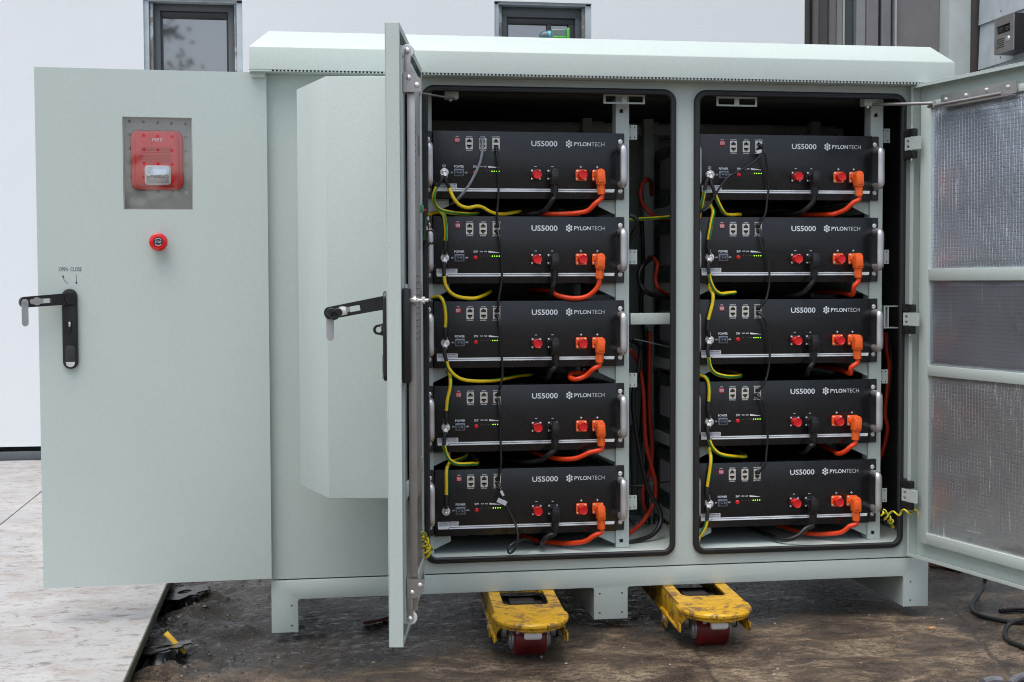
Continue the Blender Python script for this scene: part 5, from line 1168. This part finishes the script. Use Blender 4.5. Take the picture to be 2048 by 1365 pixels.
g = G(); g.tube(sm([gp(1965, 1366, .008), gp(1985, 1361, .008), gp(2005, 1362, .008)]), .009, 10); g.tube(sm([gp(2020, 1370, .008), gp(2035, 1357, .008), gp(2060, 1352, .008)]), .009, 10)
tag(part('grey_hose', g, simple('dusty_grey_hose', (.12, .12, .13), .6, bs=.4, bscale=80)), 'dusty grey hose at the bottom right corner', 'hose')
g = G(); g.tube(sm([gp(1860, 1128, .012), gp(1890, 1131, .012), gp(1925, 1138, .012)]), .012, 10)
tag(part('brown_pipe', g, simple('brown_pipe', (.10, .05, .035), .6)), 'brownish pipe on the ground behind the right door', 'pipe')
# paving supports under the slab edge
def pedestal(u, v, label):
    c = at(u, v, Z=0); c.x = SLX+.03; t = thing('paving_support', label, 'support', (c.x, c.y, 0), 'black plastic paving supports under the slab edge')
    rp_ = random.Random(int(u)); g = G(); g.turn((c.x, c.y, 0), (0, 0, 1), [(0, .078), (.005, .078), (.006, .050), (.010, .044), (.028, .034), (.034, .032)], 32)
    T_ = Matrix.Translation((c.x+.012, c.y, .036)) @ Matrix.Rotation(rp_.uniform(-.20, -.12), 4, 'Y') @ Matrix.Rotation(rp_.uniform(-.1, .1), 4, 'X')
    g.M = T_; ol = []
    for k in range(26):
        a = 2*math.pi*k/26; r_ = .058*(1+.08*math.sin(3*a+1))+(rp_.uniform(-.022, .004) if math.cos(a) > -.2 else 0); ol.append((r_*math.cos(a)*1.15, r_*math.sin(a)))
    g.prism(ol, [circ(0, 0, .018, 14)], 'z', 0, .0035); g.M = None
    part('base', g, simple('muddy_black_plastic', (.008, .0075, .007), .28, var=.6, bs=.8, bscale=45), t)
    for k in range(8):
        g = G(); a = R(45*k+20); e = Vector((math.cos(a), math.sin(a), 0)); n_ = Vector((-e.y, e.x, 0))*.0015
        g._add([Vector((c.x, c.y, .006))+e*.043-n_, Vector((c.x, c.y, .006))+e*.076-n_, Vector((c.x, c.y, .029))+e*.043-n_, Vector((c.x, c.y, .006))+e*.043+n_, Vector((c.x, c.y, .006))+e*.076+n_, Vector((c.x, c.y, .029))+e*.043+n_], [(0, 1, 2), (3, 5, 4), (0, 1, 4, 3), (1, 2, 5, 4), (2, 0, 3, 5)]); part('rib', g, BLACK, t)
pedestal(318, 1330, 'muddy black paving support under the slab edge beside the yellow offcut'); pedestal(350, 1215, 'black paving support under the slab edge behind the side door')
a = at(331, 1266, Z=.062); b = at(371, 1307, Z=.022)
g = G(); d = (b-a); s_ = Vector((.35, 1, .1)).normalized()*.018
n_ = d.cross(s_).normalized()*.0016
g._add([a-s_*.5+n_, a+s_*.5+n_, b+s_*.3+n_, b-s_*.3+n_, a-s_*.5-n_, a+s_*.5-n_, b+s_*.3-n_, b-s_*.3-n_], [(0, 1, 2, 3), (4, 5, 6, 7), (0, 1, 5, 4), (1, 2, 6, 5), (2, 3, 7, 6), (3, 0, 4, 7)])
tag(part('plastic_strip', g, simple('dirty_yellow_plastic', (.50, .30, .03), .5, var=.6)), 'small yellow plastic offcut leaning on the black paving support', 'offcut')
def leaf(u, v, s, ang, col, label):
    c = gp(u, v, .003); g = G(); vs = []
    for k, (a, b, h) in enumerate(((-1, 0, .002), (-.3, .45, .004), (.5, .4, .002), (1, 0, .006), (.4, -.42, .003), (-.4, -.4, .001))):
        x, y = a*s, b*s; vs.append((c.x+x*math.cos(ang)-y*math.sin(ang), c.y+x*math.sin(ang)+y*math.cos(ang), .003+h))
    g._add(vs, [(0, 1, 2, 3), (0, 3, 4, 5)]); g._add([(x, y, z-.0008) for x, y, z in vs], [(0, 1, 2, 3), (0, 3, 4, 5)])
    tag(part('fallen_leaf', g, simple('leaf_colour', col, .6)), label, 'leaf', 'fallen leaves on the ground')
leaf(1863, 1258, .009, .3, (.62, .26, .06), 'small orange leaf on the ground right of the cabinet')
leaf(1462, 1320, .0, .3, (.62, .26, .06), '') if False else None
leaf(300, 1272, .008, 1.2, (.35, .36, .05), 'tiny yellow-green leaf against the mossy slab edge')
leaf(403, 1340, .004, .5, (.55, .36, .18), 'tiny tan leaf on the dark mud near the slab')
g = G(); g.tube(sm([gp(728, 1247, .004), gp(745, 1244, .004), gp(765, 1240, .004), gp(790, 1232, .004)]), .004, 8); tag(part('twig', g, simple('reddish_bark', (.10, .03, .02), .7)), 'reddish twig on the mud behind the middle door', 'twig')
